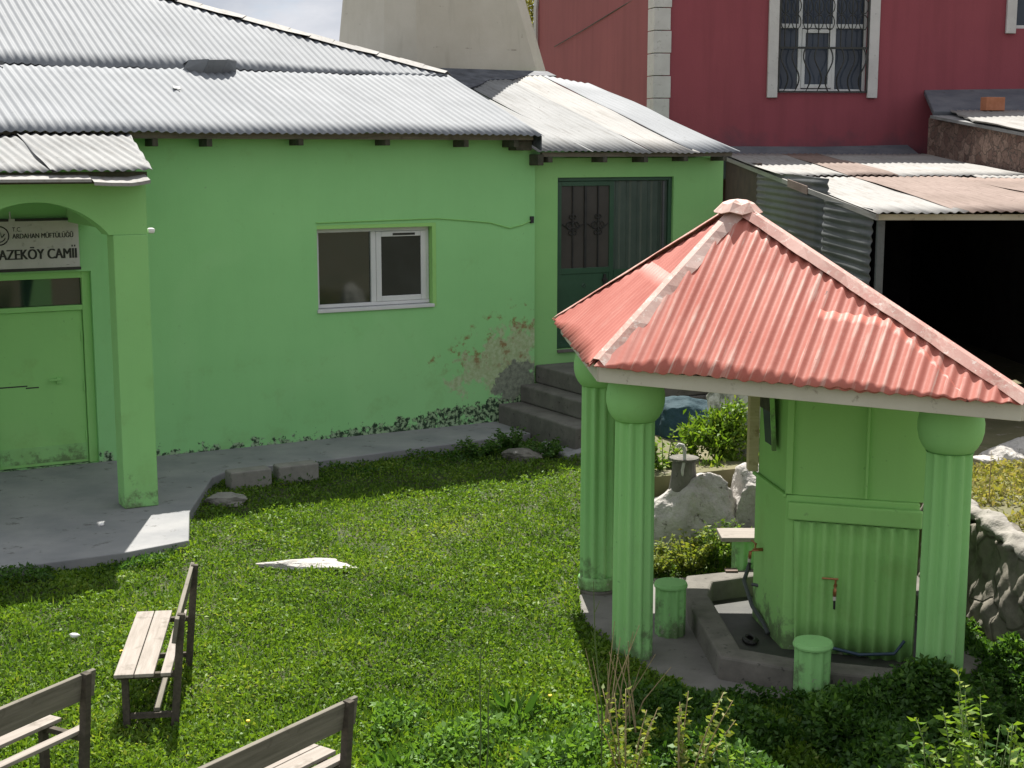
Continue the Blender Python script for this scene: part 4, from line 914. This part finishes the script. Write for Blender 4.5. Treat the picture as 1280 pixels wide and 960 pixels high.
grid(lambda u, f: (3.605 + .20 * f + .02 * sin((7.6 + 4.7 * u) * 11) + .015 * sin((7.6 + 4.7 * u) * 27), 7.6 + 4.7 * u, rwz(7.6 + 4.7 * u) - .05 + .07 * sin(f * PI * .8 + .2) + .03 * mnoise.fractal(Vector((f, u * 14, 3)), 1, 2, 4) + .015 * sin((7.6 + 4.7 * u) * 17 + f * 9)), 160, 8, 'sunlit_top', 'sunlit_top', .06)
# standpipe on the boulder
sp = thing('standpipe', 'grey flanged stub with a pale bent spout standing on the white boulder', 'standpipe', (1.64, 13.44, .72)); sp.scale = (.85, .85, .9)
MB().lathe([(.17, -.12, 0), (.15, 0, 0), (.135, .10, 0), (.13, .20, 0)], 0, 0, 20).build('stub', 'darkcon', sp, bevel=.01)
MB().lathe([(.12, .201, 0), (.165, .205, 0), (.165, .23, 0), (.12, .235, 0)], 0, 0, 24).build('flange', 'greyrock', sp)
MB().tube([(-.02, -.11, -.02), (-.03, -.13, .12), (-.01, -.13, .24), (-.01, -.12, .33), (-.03, -.12, .38), (-.07, -.12, .39), (-.10, -.12, .36)], [.018, .018, .018, .02, .022, .022, .016], 8).build('spout', 'trim', sp, smooth=True)

# ------------------------------------------------------------------ vegetation
def inpoly(X, Y, poly):
    c = np.zeros(len(X), bool); n = len(poly)
    for i in range(n):
        x1, y1 = poly[i][:2]; x2, y2 = poly[(i + 1) % n][:2]
        if y1 == y2: continue
        c ^= ((y1 > Y) != (y2 > Y)) & (X < (x2 - x1) * (Y - y1) / (y2 - y1) + x1)
    return c
def vnoise(X, Y, s, seed):
    r = np.random.default_rng(seed); o = np.zeros(len(X))
    for i in range(7):
        a = r.uniform(0, 2 * PI); f = s * r.uniform(.6, 1.7); o += np.sin((X * cos(a) + Y * sin(a)) * f + r.uniform(0, 6))
    return o / 3.2
SLABW = [Lw(*p)[:2] for p in SLAB]
def lawn_points(n, y0, y1, seed):
    r = np.random.default_rng(seed); u = r.uniform(0, 1, n); Y = y0 * (y1 / y0) ** u; X = r.uniform(-1, 1, n) * (.37 * Y + .7)
    s, l = (X - OX) * cos(ALPHA) + (Y - OY) * sin(ALPHA), -(X - OX) * sin(ALPHA) + (Y - OY) * cos(ALPHA)
    ok = ~inpoly(X, Y, SLABW) & ~inpoly(X, Y, PAVE) & ~inpoly(X, Y, TER) & (l < -.9) & (X < 3.6)
    ok &= ~((s > 4.55) & (l > -2.1))
    ok &= (((X + 1.9) / .46) ** 2 + ((Y - 12.86) / .12) ** 2 > 1)
    return X[ok], Y[ok]
X, Y = lawn_points(560000, 7.2, 19.0, 1)
cl1 = vnoise(X, Y, 5, 2); cl2 = vnoise(X, Y, 14, 3); big = vnoise(X, Y, 1.5, 4)
lush = np.clip((10.2 - Y) / 2.2, 0, 1) * np.clip((X + 1.6) / 1.2, .15, 1)
keep = RNG.uniform(0, 1, len(X)) < .72 + .25 * cl2
X, Y, cl1, cl2, big, lush = [q_[keep] for q_ in (X, Y, cl1, cl2, big, lush)]; n = len(X)
hgt = (.014 + .042 * np.clip(.5 + .5 * cl1, 0, 1) + .030 * np.clip(cl2, 0, 1)) * (1 + .55 * lush)
Z = RNG.uniform(.0, 1, n) ** .7 * hgt
az = RNG.uniform(0, 2 * PI, n); el = RNG.normal(.45, .45, n)
dr_ = np.stack([np.cos(az) * np.cos(el), np.sin(az) * np.cos(el), np.sin(el)], 1)
ln = RNG.uniform(.022, .050, n) * (1 + .45 * lush); wd = ln * RNG.uniform(.28, .62, n)
tint = np.clip(.46 + .20 * RNG.normal(size=n) + .10 * cl1 + .10 * big + .08 * (Z / .06) - .02, 0, 1)
gr = leaves('lawn_grass', 'grass', np.stack([X, Y, Z], 1), dr_, ln, wd, tint); gr['kind'] = 'stuff'
# patches of broad-leaved clover and plantain
X, Y = lawn_points(150000, 7.2, 18.5, 16); cl1 = vnoise(X, Y, 3.2, 17); k_ = (cl1 > .35) & (RNG.uniform(0, 1, len(X)) < .6); X, Y, cl1 = X[k_], Y[k_], cl1[k_]; n = len(X)
az = RNG.uniform(0, 2 * PI, n); el = RNG.normal(.30, .35, n); dr_ = np.stack([np.cos(az) * np.cos(el), np.sin(az) * np.cos(el), np.sin(el)], 1)
ln = RNG.uniform(.02, .05, n); o = leaves('clover_patches', 'grass', np.stack([X, Y, RNG.uniform(.02, .09, n) * np.clip(.6 + cl1 * .5, .5, 1.3)], 1), dr_, ln, ln * RNG.uniform(.4, .8, n), np.clip(RNG.normal(.52, .18, n), 0, 1)); o['kind'] = 'stuff'
# taller blades
X, Y = lawn_points(60000, 7.2, 18, 6); cl1 = vnoise(X, Y, 2.4, 9); k_ = RNG.uniform(0, 1, len(X)) < np.clip(.25 + .5 * cl1, .05, 1); X, Y = X[k_], Y[k_]; n = len(X)
az = RNG.uniform(0, 2 * PI, n); el = RNG.normal(1.15, .25, n); dr_ = np.stack([np.cos(az) * np.cos(el), np.sin(az) * np.cos(el), np.sin(el)], 1)
o = leaves('grass_blades', 'grass', np.stack([X, Y, np.zeros(n)], 1), dr_, RNG.uniform(.06, .13, n), RNG.uniform(.006, .012, n), np.clip(RNG.normal(.5, .22, n), 0, 1)); o['kind'] = 'stuff'
# broad-leaved undergrowth: in front of the pavilion, along the shaded kerb
def undergrowth(name, mat, n, xr, yr, hmax, seed, lsize=(.03, .065), cond=None, base=0.0, tintm=.4):
    r = np.random.default_rng(seed); X = r.uniform(*xr, n); Y = r.uniform(*yr, n)
    ok = ~inpoly(X, Y, PAVE) & ~inpoly(X, Y, SLABW)
    if cond is not None: ok &= cond(X, Y)
    if name == 'undergrowth' and seed in (37, 38): ok = np.ones(n, bool) if cond is None else cond(X, Y)
    X, Y = X[ok], Y[ok]; n = len(X); c = np.clip(.5 + .5 * vnoise(X, Y, 6, seed + 1), .08, 1); H = hmax * c
    if callable(base): base = base(X, Y)
    Z = base + r.uniform(0, 1, n) ** .55 * H
    az = r.uniform(0, 2 * PI, n); el = r.normal(.25, .5, n); d = np.stack([np.cos(az) * np.cos(el), np.sin(az) * np.cos(el), np.sin(el)], 1)
    l = r.uniform(*lsize, n); o = leaves(name, mat, np.stack([X, Y, Z], 1), d, l, l * r.uniform(.35, .6, n), np.clip(r.normal(tintm, .22, n) + .25 * (Z - base) / hmax, 0, 1)); o['kind'] = 'stuff'; return o
undergrowth('undergrowth', 'weed', 60000, (.55, 3.6), (7.6, 10.3), .26, 31, cond=lambda X, Y: (Y < 9.55 - .25 * (X - 2) ** 2 * 0 + .12 * np.sin(X * 5)) & (X > .75 - (9.6 - Y) * .1))
undergrowth('undergrowth', 'weed', 52000, (1.9, 3.56), (8.5, 9.9), .44, 37, cond=lambda X, Y: (Y < 9.32 + .35 * np.clip(X - 2.7, -.5, 0) + 1.0 * np.clip(X - 3.0, 0, 1)) & ((X > 2.3) | (Y < 9.1)) & ((X - 2.935) ** 2 + (Y - 9.46) ** 2 > .03))
undergrowth('undergrowth', 'weed', 9000, (3.25, 3.58), (9.4, 10.6), .34, 38)
undergrowth('undergrowth', 'weed', 16000, (-.9, .9), (7.4, 9.3), .20, 33, (.03, .07), tintm=.75)
def slabedge(X, Y):
    l = -(X - OX) * sin(ALPHA) + (Y - OY) * cos(ALPHA); s = (X - OX) * cos(ALPHA) + (Y - OY) * sin(ALPHA)
    return (l > -4.42) & (l < -3.9) & (s > -3.6) & (s < -.7)
undergrowth('undergrowth', 'weed', 70000, (-8, -3.2), (12, 16), .19, 47, (.025, .055), slabedge, tintm=.35)
def kerbband(X, Y):
    l = -(X - OX) * sin(ALPHA) + (Y - OY) * cos(ALPHA); s = (X - OX) * cos(ALPHA) + (Y - OY) * sin(ALPHA)
    return (l > -1.85) & (l < -1.12) & (s > .5) & (s < 4.5)
undergrowth('undergrowth', 'weed', 9000, (-4, 1), (15.5, 19), .13, 35, (.03, .06), kerbband, tintm=.25)

undergrowth('dry_grass', 'drygrass', 30000, (3.80, 6.6), (8.0, 14.3), .13, 41, (.025, .07), base=lambda X, Y: np.interp(Y, [9, 12.3, 14.3], [.90, .86, .62]), tintm=.5)

def plant(name, label, cat, x, y, z, h, nst, per, lsize, mat, seed, spread=.25, stem='stem', group=None, lean=(0, 0), droop=.1, wr=.45, bare=.15):
    r = random.Random(seed); t = thing(name, label, cat, (x, y, z), 0, group); mb = MB(); P, D, Ls, T = [], [], [], []
    for i in range(nst):
        a = r.uniform(0, 2 * PI); sp_ = spread * r.uniform(.3, 1); hh = h * r.uniform(.65, 1); bx, by = .25 * spread * cos(a), .25 * spread * sin(a)
        pts = [Vector((bx + (sp_ * cos(a) + lean[0]) * f ** 1.4, by + (sp_ * sin(a) + lean[1]) * f ** 1.4, hh * f)) for f in (0, .25, .5, .75, 1)]
        mb.tube(pts, [.006, .005, .005, .004, .002], 5)
        for k_ in range(per):
            f = bare + (1 - bare) * (k_ + r.random()) / per; j = min(int(f * 4), 3); p_ = pts[j].lerp(pts[j + 1], f * 4 - j); aa = r.uniform(0, 2 * PI)
            P.append(p_); D.append(Vector((cos(aa), sin(aa), r.uniform(-.3, .7) - droop))); Ls.append(r.uniform(*lsize) * (1.1 - .4 * f)); T.append(min(1, max(0, r.gauss(.5, .22) + .2 * (f - .5))))
    mb.build('stems', stem, t, smooth=True)
    if P: Ls = np.array(Ls); leaves('foliage', mat, np.array(P), np.array(D), Ls, Ls * wr, np.array(T), t)
    return t
# leafy bush on the boulders
bu = thing('leafy_bush', 'bright green leafy bush growing above the white boulders', 'bush', (2.15, 14.55, .62))
mb = MB(); r = random.Random(4)
for i in range(16): a = r.uniform(0, 2 * PI); q_ = r.uniform(.1, .36); mb.tube([(0, 0, 0), (q_ * .5 * cos(a), q_ * .4 * sin(a), .25), (q_ * cos(a), q_ * .8 * sin(a), r.uniform(.3, .5))], [.012, .008, .004], 5)
mb.build('stems', 'stem', bu)
n = 3600; cc = RNG.normal(size=(34, 3)) * [.17, .14, .13] + [0, 0, .26]; pos = cc[RNG.integers(0, 34, n)] + RNG.normal(size=(n, 3)) * .055
leaves('foliage', 'grass', pos, RNG.normal(size=(n, 3)) + [0, 0, .5], RNG.uniform(.05, .09, n), RNG.uniform(.02, .035, n), np.clip(RNG.normal(.62, .2, n), 0, 1), bu)
plant('leafy_weed', 'small leafy weed between the front pillar and the standpipe boulder', 'plant', 1.52, 14.1, .62, .42, 9, 26, (.05, .09), 'grass', 5, .22)
for j, (x, y, h, sp_, lab) in enumerate(((1.28, 12.66, .30, .26, 'low bright weed clump beside the pillar below the boulder'), (1.62, 12.72, .40, .28, 'bright yellow green weed clump in front of the boulder'), (1.92, 12.80, .46, .24, 'taller bright weed clump between boulder and board-topped stool'), (2.25, 12.78, .34, .2, 'bright weed clump behind the board-topped stool'))):
    plant('leafy_weed', lab, 'plant', x, y, .0, h, 34, 26, (.04, .075), 'yellowweed' if j != 2 else 'grass', 50 + j, sp_, group='weeds below the boulders')
for j, (x, y, h, lab) in enumerate(((-.42, 17.75, .26, 'dark weed clump in the shade at the end of the path'), (.0, 18.15, .30, 'dark weed clump in the shade against the lowest step'), (.42, 17.75, .22, 'dark weed clump between the half buried stone and the loose slab'))):
    plant('leafy_weed', lab, 'plant', x, y, .0, h, 26, 18, (.05, .09), 'weed', 150 + j, .28, group='weeds at the foot of the steps')
# nettles at lower right
i = 0
NETT = [(2.06, 6.1, 1.22, 'sunlit nettle clump in the lower right corner, left of the tallest'), (2.26, 6.25, 1.40, 'tallest sunlit nettle clump against the right edge below the retaining wall'), (2.16, 5.75, 1.24, 'front sunlit nettle clump at the bottom right edge'), (1.15, 6.3, 1.18, 'sunlit weed tips poking up at the bottom below the fountain stool'), (3.2, 8.7, .5, 'nettle clump in shade against the retaining wall foot')]
for x, y, h, lab in NETT:
    i += 1; plant('nettle_plant', lab, 'plant', x, y, 0, h, 44 if i != 4 else 10, 60, (.04, .08), 'grass' if i in (2, 3, 4) else 'weed', 70 + i, .36 if i != 4 else .2, bare=.4, group='nettles in the foreground')
# shoots with pale leaves and dry stalks
plant('young_shoot', 'pale leaved young shoots leaning right of the dry stalks', 'plant', 1.05, 8.15, 0, .68, 8, 30, (.04, .075), 'yellowweed', 81, .2, 'stalk', 'young shoots in the foreground', lean=(.12, 0))
plant('young_shoot', 'pale leaved young shoots rising in front of the front pillar', 'plant', .70, 8.2, 0, .60, 8, 26, (.04, .07), 'yellowweed', 83, .18, 'stalk', 'young shoots in the foreground', lean=(.04, 0))
ds = thing('dry_stalks', 'bundle of bare dry brown stalks standing before the front pillar', 'plant', (.70, 8.9, 0)); mb = MB(); r = random.Random(9)
for i in range(15):
    a = r.uniform(-.5, .9); h = r.uniform(.45, .85); b = (r.uniform(-.12, .14), r.uniform(-.1, .1))
    mb.tube([(b[0], b[1], 0), (b[0] + .22 * a * .5, b[1], h * .5), (b[0] + a * .30, b[1] + r.uniform(-.1, .1), h)], [.006, .0045, .002], 5)
mb.build('stalks', 'stalk', ds)
for x, y, h, lx, lab in ((-.20, 8.18, 1.0, .02, 'tall thin bare stem at centre foreground, left of two'), (-.16, 8.3, .72, .03, 'shorter thin stem at centre foreground, right of two'), (.55, 8.35, 1.25, -.06, 'very tall thin stem rising in front of the rear left pillar')):
    t = thing('weed_stem', lab, 'plant', (x, y, 0), 0, 'tall bare weed stems'); mb = MB(); mb.tube([(0, 0, 0), (lx * .2 + .01, 0, h * .35), (lx * .7 - .006, 0, h * .7), (lx, .01, h)], [.006, .005, .004, .002], 5)
    for f in (.55, .7, .85): mb.tube([(lx * f, 0, h * f), (lx * f + .03 * (1 if f != .7 else -1), 0, h * f + .07)], [.003, .0015], 4)
    mb.build('stem', 'stem', t)
# dock plants with long upright leaves
for j, (x, y, h, lab) in enumerate(((.03, 9.25, .30, 'clump of broad upright dock leaves in the centre of the near lawn'), (-.72, 8.4, .24, 'small clump of upright dock leaves beside the nearest bench end'), (.30, 8.55, .28, 'broad leaved dock clump left of the dry stalks'), (-1.22, 7.35, .38, 'grassy tuft growing up through the nearest bench'))):
    t = thing('dock_plant', lab, 'plant', (x, y, 0), 0, 'dock plants in the lawn'); n = 26; a = RNG.uniform(0, 2 * PI, n); el = RNG.uniform(.7, 1.45, n)
    pos = np.stack([.04 * np.cos(a), .04 * np.sin(a), np.zeros(n)], 1); d = np.stack([np.cos(a) * np.cos(el), np.sin(a) * np.cos(el), np.sin(el)], 1)
    leaves('foliage', 'weed', pos, d, RNG.uniform(.6, 1, n) * h, RNG.uniform(.03, .06, n) * (.5 if j == 3 else 1), RNG.uniform(.3, .9, n), t)
for x, y, lab in ((3.98, 11.7, 'dry weed stalk standing on the wall top beside the right pillar'), (4.55, 12.2, 'thin dry weed stalk on the grassy bank at the right edge')):
    plant('dry_weed', lab, 'plant', x, y, .8, .75, 2, 8, (.03, .05), 'drygrass', int(x * 10), .08, 'stalk', 'dry weeds on the bank')
# dandelions
for k_, (x, y) in enumerate([(-2.95, 10.4), (-2.85, 10.3), (-1.75, 9.05), (.26, 9.5)]):
    t = thing('dandelion', 'tiny yellow dandelion flower in the lawn', 'flower', (x, y, 0), 0, 'dandelions in the lawn')
    MB().tube([(0, 0, 0), (.004, 0, .075)], .003, 4).build('stem', 'stem', t); MB().lathe([(.004, .073, 0), (.016, .082, 0), (.013, .09, 0), (.002, .092, 0)], .004, 0, 9).build('flower_head', 'blossom', t)
# litter
for x, y, z, s_, lab in ((-4.09, 13.95, .121, .035, 'crumpled white paper scrap on the porch slab'), (-3.42, 10.8, .05, .045, 'crumpled white paper scrap on the lawn at the left')):
    rocky('paper_scrap', 'litter', lab, 'litter', (x, y, z + s_ * .4), (s_, s_ * .7, s_ * .5), int(abs(x) * 100), sub=2, rough=.8)
